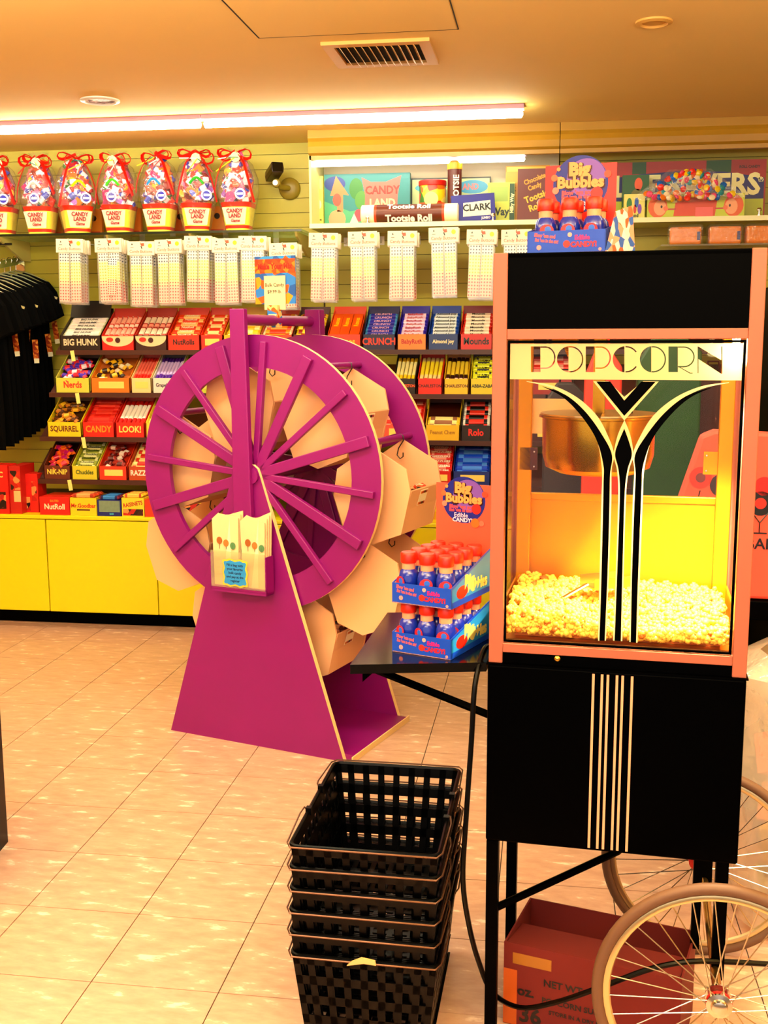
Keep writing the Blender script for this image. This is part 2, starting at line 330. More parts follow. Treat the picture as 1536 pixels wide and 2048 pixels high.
# row, left u, right u, tray colour, inner colour, lip words, word colour, bar colours, direction, count, tray words, bar words, bar lettering
TRAYS = [
 (0, 120, 202, '#2a0d06', '#3a1208', 'BIG HUNK', '#e8d8b8', ('#e9e2e0', '#f2ece4', '#cfd0a8'), 'x', 7, 'dark brown tray with white lettering, far left', 'black and white candy bar', 'BIG HUNK'),
 (0, 203, 269, '#d9281a', '#c8301c', '', '', ('#e2452c', '#f6b8a8', '#f2d0c4'), 'y', 12, 'red tray with a curved pale front', 'red and pink wrapped candy stick', None),
 (0, 270, 334, '#4a140c', '#c03a24', '', '', ('#c43328', '#f1dcc8', '#e8a090'), 'y', 11, 'dark maroon tray with a pale oval front', 'maroon and cream candy stick', None),
 (0, 335, 400, '#e0400e', '#d83a10', 'NutRolls', '#2a0a04', ('#e84a0c', '#f6c884', '#e6600c'), 'x', 6, 'orange tray with dark lettering', 'orange wrapped nut roll', 'NutRoll'),
 (0, 401, 446, '#dc3c14', '#d83a10', '', '', ('#e04818', '#f4dca0', '#f07028'), 'x', 7, 'plain orange tray left of the wheel post', 'orange and cream candy bar', None),
 (0, 447, 520, '#e8c410', '#c8a010', '', '', ('#efd020', '#fff3b0', '#e8b810'), 'x', 6, 'yellow tray behind the wheel post', 'yellow wrapped candy bar', None),
 (0, 521, 585, '#e05818', '#c04a10', '', '', ('#f0a818', '#e04a28', '#f4e8c0'), 'x', 6, 'orange tray under the bulk candy sign', 'amber and red candy bar', None),
 (0, 586, 648, '#7a1a10', '#5a100a', '', '', ('#a8281a', '#f1e040', '#e8c820'), 'x', 6, 'dark red tray under the wheel top bar', 'red and yellow candy bar', 'BIT'),
 (0, 655, 722, '#dd4a0c', '#e0580e', 'Reeses', '#f2c400', ('#e8640c', '#f6b41c', '#e8640c'), 'box', 0, 'orange tray with yellow script front', '', None),
 (0, 725, 791, '#241858', '#2a1a60', 'CRUNCH', '#f04a18', ('#2c2cb4', '#3834c4', '#5aa8e0'), 'x', 7, 'navy tray with orange block lettering', 'blue and lilac candy bar', 'CRUNCH'),
 (0, 794, 853, '#e89a48', '#3a28a8', 'BabyRuth', '#c8281c', ('#e8d0f4', '#f4e2f8', '#5030c8'), 'x', 7, 'tan tray with red lettering', 'white and purple candy bar', 'BabyRuth'),
 (0, 856, 917, '#1c4a8c', '#1a50a8', 'Almond Joy', '#f4e8c0', ('#e8f0f4', '#dce8f2', '#1c5cc0'), 'x', 7, 'blue tray with pale lettering', 'white and blue candy bar', 'Almond Joy'),
 (0, 920, 985, '#d4301c', '#8a180c', 'Mounds', '#160804', ('#f6efe2', '#f4e6d8', '#d83a28'), 'x', 7, 'red tray with black lettering', 'white and red candy bar', 'Mounds'),
 (1, 107, 176, '#d6d860', '#3a1208', 'Nerds', '#e04838', ('#e83a50', '#f4e8f4', '#6a48d0'), 'mix', 14, 'pale lime tray with red script front, second row', 'pink and violet wrapped candy', None),
 (1, 178, 257, '#e08a1c', '#c8783a', '', '', ('#f0c020', '#f4ecd0', '#3a1a0c'), 'mix', 8, 'tan tray with a cut down front', 'cream and gold wrapped candy', None),
 (1, 259, 300, '#f4d8a0', '#d8381c', '', '', ('#e0301c', '#f08070', '#d82a18'), 'y', 6, 'cream fronted tray of red candy', 'red wrapped taffy stick', None),
 (1, 302, 352, '#e8e0d8', '#2a1040', 'Grapehead', '#3a1a50', ('#6a30b0', '#d8c0f0', '#8048c8'), 'y', 7, 'white fronted tray of purple candy', 'purple candy roll', None),
 (1, 354, 420, '#c8d048', '#8a8020', '', '', ('#c8c830', '#f4f0b0', '#a0b020'), 'x', 6, 'lime tray hidden by the wheel rim', 'lime candy bar', None),
 (1, 786, 832, '#2a0d06', '#3a1408', 'CHARLESTON', '#f07018', ('#f0d020', '#f6ecb0', '#3a1a08'), 'y', 5, 'dark brown tray with orange lettering', 'yellow chew stick with a pale end', None),
 (1, 835, 885, '#e83410', '#e84018', 'CHARLESTON', '#200804', ('#e8d8a0', '#f0e040', '#e83a18'), 'y', 5, 'bright red tray with black lettering', 'cream and red chew stick', None),
 (1, 888, 938, '#ecc41c', '#d8a818', 'CHARLESTON', '#5a1408', ('#4a1208', '#e8d048', '#f4c0c0'), 'y', 5, 'golden tray with maroon lettering', 'maroon and yellow chew stick', None),
 (1, 941, 990, '#dccc28', '#4a2a0c', 'ABBA-ZABA', '#1c1408', ('#e8f040', '#141008', '#e8f040'), 'x', 7, 'lime yellow tray beside the machine post', 'yellow and black chequered taffy bar', 'ABBA-ZA'),
 (2, 86, 155, '#ecd420', '#5a3a10', 'SQUIRREL', '#7a2a10', ('#c88a28', '#e8c030', '#6a3a10'), 'mix', 12, 'yellow tray with brown lettering, third row', 'gold and brown nut candy', None),
 (2, 157, 222, '#e02c14', '#a81c10', 'CANDY', '#f0a030', ('#d82a1c', '#e84a38', '#c01c10'), 'x', 7, 'red tray of flat red packets', 'flat glossy red candy packet', None),
 (2, 224, 283, '#e43010', '#c82410', 'LOOK!', '#f2e080', ('#d82018', '#f8f0e8', '#d82018'), 'y', 6, 'red tray with a pale word on its front', 'red candy bar with white letters', None),
 (2, 285, 340, '#f0d84c', '#d86a20', '', '', ('#f0e028', '#e86a28', '#f4f090'), 'x', 7, 'pale yellow tray beside the wheel rim', 'yellow and orange candy bar', None),
 (2, 760, 846, '#e86a58', '#c83a28', '', '', ('#e8402c', '#f0b0a0', '#d83020'), 'x', 7, 'salmon tray partly behind the wheel rim', 'salmon candy bar', None),
 (2, 851, 921, '#e4bc24', '#4a1608', 'Peanut Chew', '#b0801c', ('#f0e8a8', '#a8785a', '#f0d850'), 'x', 3, 'gold tray almost sold out', 'pale gold chew bar', None),
 (2, 923, 984, '#2a0a06', '#1a0604', 'Rolo', '#e83820', ('#1c0a08', '#e0402c', '#f0e8e0'), 'x', 6, 'near black tray with a red scrawl', 'black and red candy bar', None),
 (3, 74, 129, '#7a3a12', '#2a0a08', 'NIK-NIP', '#e8d860', ('#f07818', '#c01880', '#c8284a'), 'mix', 9, 'brown tray with pale capitals, lowest row', 'orange and magenta drink bottle candy', None),
 (3, 131, 184, '#d8d03c', '#6a6a20', 'Chuckles', '#4a6420', ('#a8b048', '#e4e8b0', '#7a8a30'), 'x', 7, 'lime tray with dark green script', 'green candy bar with a pale name', 'Chuckles'),
 (3, 186, 244, '#e0481c', '#c83a14', '', '', ('#a8382c', '#e8d8d0', '#6a1410'), 'mix', 9, 'tall red orange tray', 'red and silver wrapped candy', None),
 (3, 246, 305, '#c85a1c', '#8a2410', 'RAZZLES', '#f4ece0', ('#f0e0a0', '#d8402c', '#e8d890'), 'x', 7, 'brown orange tray with white lettering', 'cream and red flat packet', None),
 (3, 850, 905, '#d82a18', '#5a1008', '', '', ('#e02a1c', '#f0a090', '#e8301c'), 'x', 6, 'red tray beside the blue bags', 'red licorice bag', 'TWIZZLERS'),
 (3, 907, 984, '#123a90', '#0a1440', '', '', ('#1a58d8', '#5a98f0', '#1448c0'), 'x', 7, 'blue tray beside the machine post', 'shiny blue candy bag', None),
 (1, 1060, 1150, '#a82a1c', '#6a140c', '', '', ('#e8402c', '#f0b0a0', '#d83020'), 'x', 6, 'red tray seen through the machine behind the kettle', 'red candy bar', None),
 (1, 1290, 1370, '#1c6a28', '#0c3a14', '', '', ('#2a8a34', '#c8e060', '#1c6a28'), 'x', 6, 'green tray seen through the machine glass', 'green candy bar', None),
 (2, 1060, 1150, '#5a140c', '#2a0804', '', '', ('#8a2418', '#e0a050', '#6a180c'), 'x', 6, 'dark red tray seen through the machine glass', 'dark red candy bar', None),
 (2, 1290, 1370, '#c8281c', '#8a180c', '', '', ('#e03a24', '#f0d0a0', '#c8281c'), 'x', 6, 'scarlet tray seen through the machine right pane', 'scarlet candy bar', None),
]
ORD = ['top', 'second', 'third', 'lowest']
for (row, u0, u1, c0, c1, word, wc, bc, dr, n, td, bd, bl) in TRAYS:
    y0, z0, rn = ROWS[row]; a, b = atY(u0, 690, y0), atY(u1, 690, y0); x0, x1 = a.x, b.x; w = (x1-x0)/2-.0015; xc = (x0+x1)/2; td0 = td.split(',')[0]; tr0 = td0
    for cut in (' with ', ' of ', ' beside ', ' seen ', ' left of ', ' under ', ' behind ', ' partly ', ' hidden ', ' almost '): tr0 = tr0.split(cut)[0]
    lip = .075 if row != 3 else .07
    t = thing('candy_tray', f'{td}, on the {rn} tilted shelf', 'candy tray', (xc, y0, z0+.002))
    D, H = .19, .13
    back = .205; fl0 = lip-.032
    curve = 'pale oval' in td or 'curved pale' in td
    m = MB().prism([(.004, 0), (D, H), (D, H+fl0), (.004, fl0)], -w+.003, w-.003, 'x', 1)
    m.build('tray_bottom', [P(c0), P(c1)], t)
    for s in (-w, w-.003): MB().prism([(0, 0), (D, H), (D, back), (0, lip)], s, s+.003, 'x').build('tray_side', P(c0 if u0 > 900 else c1 if row < 1 else c0), t)
    MB().box(-w, w, D, D+.003, H, back+.012).build('tray_back', P(c1), t)
    MB().box(-w, w, 0, .003, 0, lip).build('tray_front', P(c0), t)
    if curve:
        q = [(-w+.002, lip-.004)]+[(-(w-.002)*cos(pi*i/12), lip-.012-.045*sin(pi*i/12)) for i in range(13)]+[(w-.002, lip-.004)]
        flat(t, 'printed_oval', q, 0, P('#f0d8b0'))
        flat(t, 'printed_mark', disc(.014, 16, 0, lip-.025), -.0012, P('#5a140c')); flat(t, 'printed_mark', [(p[0]*1.6, p[1]) for p in disc(.012, 16, -.027, lip-.022)], -.0012, P('#d8402c'))
    if word:
        text(t, word, min(.046, 2*w/len(word)*1.75), P(wc), (0, -.0008, lip*.52), bold=.03, sx=.86)
    elif not curve:
        flat(t, 'printed_panel', rect(-w*.6, w*.7, lip*.3, lip*.75), 0, P('#f4dc80'))
    if row == 0 and u0 == 120:
        MB().mark().box(-w, w, 0, .004, 0, .09).tr(Matrix.Rotation(rad(-20), 4, 'X')).build('tray_lid', P('#1c0a06'), t, (0, D-.05, H+.04))
    Ly = math.hypot(D, H)
    up = Vector((0, D, H)).normalized(); nrm = Vector((0, -H, D)).normalized()
    base = Vector((xc, y0, z0+.002+fl0))
    lab = f'{bd} in the {td.split(",")[0]}'; grp = f'{bd}s in the {td.split(",")[0]}'.replace('candys', 'candies')
    if dr == 'box':                                                # upturned flat boxes
        for i, dx in enumerate((-w*.62, -.002, w*.6)):
            bm_ = MB().box(-w*.29, w*.29, -.1, .085, 0, .024).mesh('candy_box', P('#e8640c')); 
            o = thing('candy_box', ('left', 'middle', 'right')[i]+' flat orange box with yellow script in the orange tray', 'candy box', base+Vector((dx, 0, 0))+up*.12+nrm*.001, 0, 'orange flat boxes in the tray')
            o.rotation_euler = (TILT, 0, 0); put('box_body', bm_, o); text(o, 'Reeses', .034, P('#f2d800'), (0, .01, .0247), (0, 0, pi/2), bold=.02, sx=.8)
        continue
    def addbar(me, loc, rz, twist=0, letter=None, Lb=.1, which=''):
        o = put('candy_bar', me, None, loc, Euler((TILT, 0, 0)).to_matrix().to_4x4().to_3x3().to_euler()); 
        o.rotation_euler = (Matrix.Rotation(TILT, 3, 'X') @ Matrix.Rotation(rz, 3, 'Z') @ Matrix.Rotation(twist, 3, 'X')).to_euler()
        tag(o, f'{bd}, {which} {tr0}, {rn} shelf' if which else lab, 'candy bar', grp)
        if letter: text(o, letter, min(.023, Lb/len(letter)*1.7), P({'CRUNCH': '#f6c8e4', 'BabyRuth': '#d02848', 'NutRoll': '#fff0d8', 'TWIZZLERS': '#fff0e0', 'Chuckles': '#2a4a10', 'Almond Joy': '#14204a', 'ABBA-ZA': '#e8f040'}.get(letter, '#14100e')), (0, 0, .0186), (0, 0, 0), bold=.025, sx=.9)
    if dr == 'x':
        L = 2*w-.012; step = (Ly-.02)/max(n, 1) if n > 4 else .03; wd = min(step*.98, .034); me = bar_mesh(L, wd*.95, .018, bc, 0); me2 = bar_mesh(L, wd*.9, .0165, (bc[1], bc[0], bc[2]), 0)
        for i in range(n):
            addbar(me if i % 2 else me2, base+up*(.012+step*(i+.5))+nrm*.0008+Vector((random.uniform(-.002, .002), 0, 0)), random.uniform(-.02, .02), random.uniform(-.05, .05), bl, L, ('lowest', 'second', 'third', 'fourth', 'fifth', 'sixth', 'seventh', 'eighth')[i]+' up in the')
    elif dr == 'y':
        rows_ = 2 if n > 8 else 1; nn = n//rows_; L = (Ly-.03)/rows_; step = (2*w-.01)/nn; me = bar_mesh(L-.004, step*.92, .018, bc, 0)
        for r_ in range(rows_):
            for i in range(nn):
                addbar(me, base+Vector((-w+.005+step*(i+.5), 0, 0))+up*(.016+L*(r_+.5)+random.uniform(-.003, .006))+nrm*(.0008+.0*r_), pi/2+random.uniform(-.02, .02), 0, None, .1, ('first', 'second', 'third', 'fourth', 'fifth', 'sixth', 'seventh')[i]+' from left'+('' if rows_ == 1 else ' in front' if r_ == 0 else ' behind')+',')
    else:
        mes = [bar_mesh(.05, .026, .018, q_, 0) for q_ in ((bc[0], bc[1], bc[0]), (bc[1], bc[2], bc[0]), (bc[2], bc[0], bc[2]))]; n = int(n*1.7)
        for i in range(n):
            fx, fy = ((i*2+1) % 7)/6.5-.5, (i*.618) % 1
            addbar(mes[i % 3], base+Vector((fx*(2*w-.07), 0, 0))+up*(.03+fy*(Ly-.07))+nrm*(.003+.013*(i % 2)), random.uniform(-.9, .9), random.uniform(-.3, .3), None)

# boxes standing on the counter top under the lowest shelf
def cbox(name, label, u0, u1, vt, vb, y, dep, face, parts, cat='candy box', rz=0, open_top=None):
    a, b, c = atY(u0, vb, y), atY(u1, vb, y), atY((u0+u1)/2, vt, y); h = c.z-.5855; w = (b.x-a.x)/2-.001
    t = thing(name, label, cat, ((a.x+b.x)/2, y, .5855), rz)
    MB().box(-w, w, 0, dep, 0, h).build('box_body', P(face), t)
    for p in parts:
        if p[0] == 't': text(t, p[1], p[2]*h, P(p[3]), (p[4]*w, -.0014, p[5]*h), bold=.03, sx=p[6] if len(p) > 6 else .9, rot=(pi/2, p[7] if len(p) > 7 else 0, 0))
        if p[0] == 'r': flat(t, 'printed_panel', rect(p[1]*w, p[2]*w, p[3]*h, p[4]*h), 0, p[5] if not isinstance(p[5], str) else P(p[5]))
    if open_top:
        me = bar_mesh(2*w-.01, .035, .02, open_top, 0)
        for i in range(3):
            o = put('candy_pack', me, None, ((a.x+b.x)/2, y+.02+.04*i, .5855+h+.0005), (0, 0, random.uniform(-.1, .1)+rz)); tag(o, 'flat candy pack on top of the '+label.split(' with ')[0].split(' standing')[0], 'candy pack', 'packs on the '+label.split(' with ')[0])
    return t
NUTS = cells('print_chocolates', ['#4a1408', '#c8281c', '#e8a060', '#2a0804', '#d83a1c'], 34)
cbox('candy_box', 'red box with white nut roll lettering standing on the counter', 80, 140, 994, 1027, 5.215, .18, '#e0281a', [('t', 'NutRoll', .42, '#f8e8c8', 0, .45), ('t', 'SALTED', .16, '#f0b040', 0, .78)])
cbox('candy_box', 'yellow box with red lettering standing on the counter', 141, 194, 996, 1029, 5.215, .18, '#f0d428', [('t', 'Mr.Goodbar', .32, '#d8381c', 0, .55), ('r', -.5, .5, .28, .36, '#6a3a10')], open_top=('#b8482c', '#e8b070', '#d85a2c'))
cbox('candy_box', 'navy box with a large grey facts panel on the counter', 195, 243, 1000, 1030, 5.215, .18, '#18308c', [('r', -.85, .9, .25, .95, mat('facts_panel', '#8aa08c', .5, var=.25, vscale=60)), ('t', 'BAR', .16, '#6ad0f0', .2, .13)], open_top=('#1a2870', '#3a90d8', '#8a2a4a'))
cbox('candy_box', 'yellow raisin candy box with a slanted red name on the counter', 244, 289, 996, 1030, 5.215, .18, '#f4dc40', [('t', 'RAISINETS', .3, '#c8281c', 0, .66, .8, -.18), ('r', -.9, .9, .05, .4, NUTS)], open_top=('#c85a1c', '#e8c860', '#f0d040'))
cbox('candy_box', 'red orange box half hidden by the wheel rim', 290, 330, 1000, 1030, 5.215, .18, '#e04a20', [])
cbox('candy_box', 'yellow box seen under the left wheel spokes', 355, 408, 1000, 1035, 5.215, .18, '#f0dc30', [('r', -.9, .8, .3, .8, NUTS)])
cbox('candy_box', 'yellow gumdrop box with an S and fruit drops, beside the wheel', 818, 893, 1000, 1036, 5.215, .18, '#f0dc20', [('t', 'DOTS', .45, '#2a2a20', .25, .7)]+[('r', x, x+.14, .15, .5, c) for x, c in ((.1, '#2a8a28'), (.28, '#e8b010'), (.45, '#d8281c'), (.62, '#e88a18'))])
cbox('chocolate_box', 'tall red chocolate box at the far left of the counter', -38, 20, 930, 1030, 5.215, .1, '#dc2412', [('r', -.7, .8, .1, .45, NUTS), ('t', 'CHOC', .16, '#f4dc80', 0, .8)])
cbox('chocolate_box', 'tall red chocolate box with pictured cherries beside the far left box', 22, 45, 932, 1029, 5.225, .16, '#c8281a', [('r', -.8, .9, .5, .9, NUTS), ('r', -.3, .9, .25, .48, '#e8c890')])
t = cbox('chocolate_box', 'red box leaning beside the nut roll box', 50, 78, 948, 1018, 5.28, .1, '#dc2818', [('r', -.9, -.2, .05, .4, NUTS), ('r', .1, .8, .3, .8, NUTS)])

# ------------------------------------------------------------------ left glass shelf and the gift buckets
GS = 2.02
t = thing('glass_shelf', 'long glass shelf carrying the gift buckets, left part of the wall', 'shelf', (-2.35, 5.6, GS))
MB().box(-1.3, 1.097, 0, WALL_Y-5.602, -.012, 0).build('glass_pane', clear('green_shelf_glass', (.82, .95, .8, 1), gloss=.1, haze=.12), t)
MB().box(-1.3, 1.097, -.003, 0, -.012, 0).build('glass_edge', P('#123020', .2), t)
for x in (-.55, .05, .5, 1.06):
    MB().prism([(0, -.013), (WALL_Y-5.602, -.013), (WALL_Y-5.602, -.12), (.26, -.12), (.02, -.035)], x, x+.012, 'x').build('bracket', P('#dcd088'), t)
MB().box(-1.3, -.5, .05, .06, -.052, -.04).build('peg_rail', P('#1c1408'), t)
CANCOL = ['#d8240f', '#e8c010', '#e8402c', '#3a48c8', '#d85a10', '#d03a8c', '#2a8a38', '#a01810', '#e88a18', '#b81420']
m = MB(); m.lathe([(.002, 0), (.018, .004), (.021, .012), (.018, .02), (.002, .024)], 8); CANA = m
CAN = []
for k, c in enumerate(CANCOL):
    p = P(c, .25)
    CAN.append(bar_mesh(.06, .034, .026, (c, '#f4ecf4', c), 0) if k % 3 == 0 else MB().lathe([(.002, -.006), (.022, -.006), (.024, 0), (.022, .006), (.002, .006)], 12, ax='y').mesh('candy', p, True) if k % 3 == 1 else MB().box(-.02, .02, -.006, .006, -.04, .04).mesh('candy', p))
CANW = [bar_mesh(.06, .034, .026, c, 0) for c in (('#f0e4f4', '#b070d0', '#f0e4f4'), ('#f4e8e0', '#e04878', '#f4e8e0'), ('#e8e4f4', '#4a58c8', '#e8e4f4'))]
PINW = P('#f4f0ff'); BLU = P('#2a2ab8'); RIB = mat('red_ribbon', '#d8200c', .3); FRILL = [P('#f0e040'), P('#2a8a80'), P('#c8301c'), P('#e8e8e0')]
def bucket_mesh():
    m = MB(); b, tp, h = .058, .082, .145; n = 4; seg = 24
    def sq(s, z): 
        o = []
        for i in range(seg):
            a = 2*pi*i/seg; cx, cy = cos(a), sin(a); k = 1/max(abs(cx), abs(cy)); k = min(k, 1.18); o.append(Vector((s*cx*k, s*cy*k, z)))
        return o
    r = [sq(b, 0), sq(b+.003, .014), sq(b+.006, .03), sq(tp-.006, h-.024), sq(tp, h), sq(tp-.004, h), sq(tp-.008, h-.03)]
    for q in r: m.v += q
    for j in range(len(r)-1):
        for i in range(seg): m.f.append((j*seg+i, j*seg+(i+1) % seg, (j+1)*seg+(i+1) % seg, (j+1)*seg+i)); m.m.append((0, 1, 0, 1, 0, 0)[j])
    m.f.append(tuple(range(seg-1, -1, -1))); m.m.append(0); m.f.append(tuple(6*seg+i for i in range(seg))); m.m.append(1)
    return m.mesh('bucket', [P('#f2e060'), P('#dc3a1c')], True)
BUCK = bucket_mesh()
def wrap_mesh():
    m = MB(); seg = 28; prof = [(.064, .002), (.092, .14), (.104, .2), (.1, .27), (.075, .34), (.03, .385), (.022, .398), (.05, .425)]
    for j, (r, z) in enumerate(prof):
        for i in range(seg):
            a = 2*pi*i/seg; w = 1+(.035*j/4)*sin(a*7+j)+.03*sin(a*11+2*j); m.v.append(Vector((r*w*cos(a), r*w*sin(a)*.82, z)))
    for j in range(len(prof)-1):
        for i in range(seg): m.f.append((j*seg+i, j*seg+(i+1) % seg, (j+1)*seg+(i+1) % seg, (j+1)*seg+i)); m.m.append(0)
    return m.mesh('cellophane_wrap', CELLO, True)
WRAP = wrap_mesh()
def bow_mesh(seed):
    rnd = random.Random(seed); m = MB()
    for s in (-1, 1):
        for k in range(2):
            L = rnd.uniform(.05, .085); dz = rnd.uniform(-.02, .025); m.tube([(s*L*sin(pi*i/8)*1.0, -.03-.012*sin(pi*i/4), dz*i/8+.02*sin(2*pi*i/8)) for i in range(9)], .010, 6, 0, flat=.25)
        L = rnd.uniform(.16, .24); m.tube([(s*(.02+.07*(i/6)**.6), -.035-.03*sin(pi*i/7), -L*(i/6)) for i in range(7)], .009, 6, 0, flat=.25)
    return m.mesh('ribbon_bow', RIB, True)
BD = ['cut by the left edge of the photo', 'second from the left, round cream tag', 'third from the left, turned sideways', 'fourth from the left, green gummy inside', 'fifth from the left, yellow letter cards on top', 'sixth from the left, green gummy face above it', 'rightmost, beside the security camera']
for i, (uc, rz, tl) in enumerate(((4, .1, 0), (84, .05, -.05), (155, .6, -.03), (240, .0, .02), (322, -.05, -.04), (394, .35, .05), (478, .0, .02))):
    p = atY(uc, 455, 5.72); t = thing('gift_bucket', 'cellophane wrapped candy game bucket, '+BD[i], 'gift basket', (p.x, 5.72, GS+.0005), rz)
    b = put('bucket', BUCK, t)
    FB = flat(b, 'printed_front', [(-.05, .035), (.05, .035), (.064, .118), (-.066, .12)], -.0745, P('#f6d8c4'))
    FB.rotation_euler = (rad(9.3), 0, 0); FB.location = (0, .0150, .012)
    for s, z, sz in (('CANDY', .1, .029), ('LAND', .076, .029), ('Game', .052, .022)): text(b, s, sz, P('#b0202c'), (0, -.0638-z*.1635, z), (pi/2+rad(9.3), 0, 0), bold=.03, sx=.85 if s != 'Game' else .9, shear=.3 if s == 'Game' else 0)
    MB().prism([(-.07, .15), (.07, .15), (.085, .27), (.05, .36), (-.05, .36), (-.085, .27)], -.004, .004).build('backing_card', cells('bucket_card', ['#a81c0c', '#d85a14', '#c8281c', '#e8a818', '#6a0c08', '#c81c3a'], 24), t)
    rnd = random.Random(100+i)
    for k in range(48):
        zz = .145+.215*(k/48); rr = .072*(1-max(0, zz-.24)/.2); a = rnd.uniform(pi*.95, pi*2.05)
        rr *= rnd.uniform(.55, 1)
        o = put('candy', CANW[k % 3] if .15 < zz < .23 and k % 2 else CAN[rnd.randrange(10)], t, (rr*cos(a), rr*sin(a)*.8, zz+rnd.uniform(-.01, .01)), (rnd.uniform(-.5, .5), rnd.uniform(-1, 1), rnd.uniform(-.6, .6)))
    s = MB().mark().lathe([(.001, -.003), (.028, -.003), (.028, .003), (.001, .003)], 18, ax='y').build('lollipop', PINW, t, (rnd.uniform(-.01, .05), -.078, .185), (0, 0, 0), True)
    flat(s, 'lollipop_swirl', [(p[0], p[1]) for p in disc(.02, 16)], -.0035, BLU); flat(s, 'lollipop_word', rect(-.015, .017, -.006, .005), -.0045, PINW)
    MB().tube([(-.035+.07*q/8, -.08-.006*sin(pi*q/8), .24+.03*sin(pi*q/8)) for q in range(9)], .007, 6).build('gummy_strip', P(('#5ac030', '#e0f0e0', '#e8d820', '#58c838', '#3a9ad0', '#48b848', '#f4f4f0')[i], .2), t, smooth=True)
    put('cellophane_wrap', WRAP, t, (0, 0, 0), (0, 0, 0), (1.07, 1.06, 1))
    bw = put('ribbon_bow', bow_mesh(i), t, (0, -.015, .385), (0, 0, 0), (1.15, 1.1, 1.1))
    if i != 2 and i != 4: MB().lathe([(.001, -.001), (.026, -.001), (.026, .001), (.001, .001)], 18, ax='y').build('round_tag', P('#e8d0a0'), t, (rnd.uniform(-.02, .02), -.06, .37))
    for q in range(4): MB().tube([(.0, -.04, .39), (rnd.uniform(-.05, .05), -.06, .37), (rnd.uniform(-.1, .1), -.062, .33+rnd.uniform(-.03, .05))], .003, 5).build('curling_ribbon', FRILL[q], t)
# flat boxes behind the buckets
for k, (u, c) in enumerate(((112, '#b87820'), (190, '#d88a20'), (268, '#e08424'), (362, '#d8701c'), (436, '#e0902c'))):
    p = atY(u, 455, 5.87); t = tag(MB().box(-.045, .045, -.012, .012, 0, .15).build('game_box', P(c), None, (p.x, 5.87, GS+.0005)), f'{["gold", "amber", "orange", "rust orange", "tan"][k]} flat box standing behind the gift buckets', 'box')
    MB().box(-.035, .035, -.0135, -.012, .008, .03).build('printed_band', P('#c8301c'), t)
    MB().lathe([(.008, -.0135), (.016, -.0135), (.016, -.012), (.008, -.012)], 14, (0, 0, .1), ax='y').build('printed_ring', P('#3a1c10'), t)

# security camera on the slatwall
p = atY(580, 378, WALL_Y); t = thing('security_camera', 'dark brown bullet security camera on a round wall mount', 'security camera', (p.x, WALL_Y, p.z))
MB().lathe([(.058, -.001), (.058, -.012), (.05, -.022), (.02, -.03)], 28, ax='y').build('wall_mount', mat('aged_brass', '#a08a30', .45), t, smooth=True)
MB().tube([(0, -.03, 0), (-.03, -.08, -.0), (-.042, -.1, .012)], .014, 10).build('mount_arm', MATS['aged_brass'], t, smooth=True)
j = MB().lathe([(.002, -.024), (.02, -.016), (.024, 0), (.02, .016), (.002, .024)], 16, ax='y').build('swivel_joint', MATS['aged_brass'], t, (-.045, -.115, .015), smooth=True)
MB().lathe([(.004, -.03), (.014, -.03), (.014, -.024), (.004, -.024)], 14, ax='y').build('swivel_screw', CHROME, j, smooth=True)
cb = MB().prism([(-.03, -.025), (.03, -.025), (.034, .0), (.03, .03), (-.03, .03), (-.034, 0)], -.075, .075).build('camera_body', P('#3a1608', .3), t, (-.055, -.12, .07), (rad(-12), 0, rad(28)), bevel=.004)
MB().prism(rect(-.027, .027, -.022, .027), -.0765, -.075).build('lens_window', P('#050303', .1), cb)

# ------------------------------------------------------------------ niche shelves over the candy wall
NS = 2.043; NF = 5.62
WHT = mat('niche_white', '#d8dca0', .45)
t = thing('niche_shelf', 'pale shelf board carrying the vintage boxes', 'shelf', (-.59, NF, NS))
MB().box(-.625, .62, 0, WALL_Y-NF-.002, -.018, 0).build('shelf_board', WHT, t); MB().box(-.625, .62, -.004, 0, -.02, .003).build('shelf_lip', P('#f0f0c8'), t)
t = thing('niche_shelf', 'pale shelf board carrying the big striped sign and candy bag', 'shelf', (.6, NF, NS))
MB().box(-.565, .8, 0, WALL_Y-NF-.002, -.018, 0).build('shelf_board', WHT, t); MB().box(-.565, .8, -.004, 0, -.02, .003).build('shelf_lip', P('#f0f0c8'), t)
tag(MB().box(-1.217, -1.205, NF+.01, WALL_Y-.002, NS, 2.46).build('niche_side_panel', WHT), 'narrow upright end panel of the lit niche beside the camera', 'panel')
MOLD = mat('gold_molding', '#b8902c', .4, var=.15)
for x0, x1, lb in ((-1.215, .033, 'gold brown moulded pelmet above the lit niche'), (.037, 1.4, 'gold brown moulded pelmet above the striped sign')):
    xc = (x0+x1)/2; t = thing('pelmet', lb, 'pelmet', (xc, NF-.01, 2.36)); w = x1-xc
    MB().prism([(0, .03), (.02, .02), (.02, .0), (.05, 0), (.05, .139), (-.01, .139), (-.012, .1), (0, .085), (-.008, .06)], -w, w, 'x').build('molding', MOLD, t)
    MB().box(-w, w, .05, WALL_Y-NF+.008, .09, .1).build('pelmet_top', MOLD, t)
struct(MB().box(-1.203, .033, WALL_Y-.008, WALL_Y-.001, NS, 2.46).build('trim_1', P('#d0c8a8')))
t = thing('fluorescent_batten', 'lit fluorescent strip under the pelmet in the niche', 'ceiling light', (-.67, 5.72, 2.365))
MB().box(-.54, .54, -.02, .02, -.0, .084).build('batten_housing', P('#c8a0c8'), t)
MB().mark().lathe([(.004, -.535), (.013, -.53), (.013, .53), (.004, .535)], 12, (0, 0, 0), 0, 'x').tr(Matrix.Translation((0, 0, -.0135))).build('lamp_tube', mat('lit_niche_tube', '#ffffff', emit=(1, .92, .72, 1), es=NICHE_E), t, smooth=True)

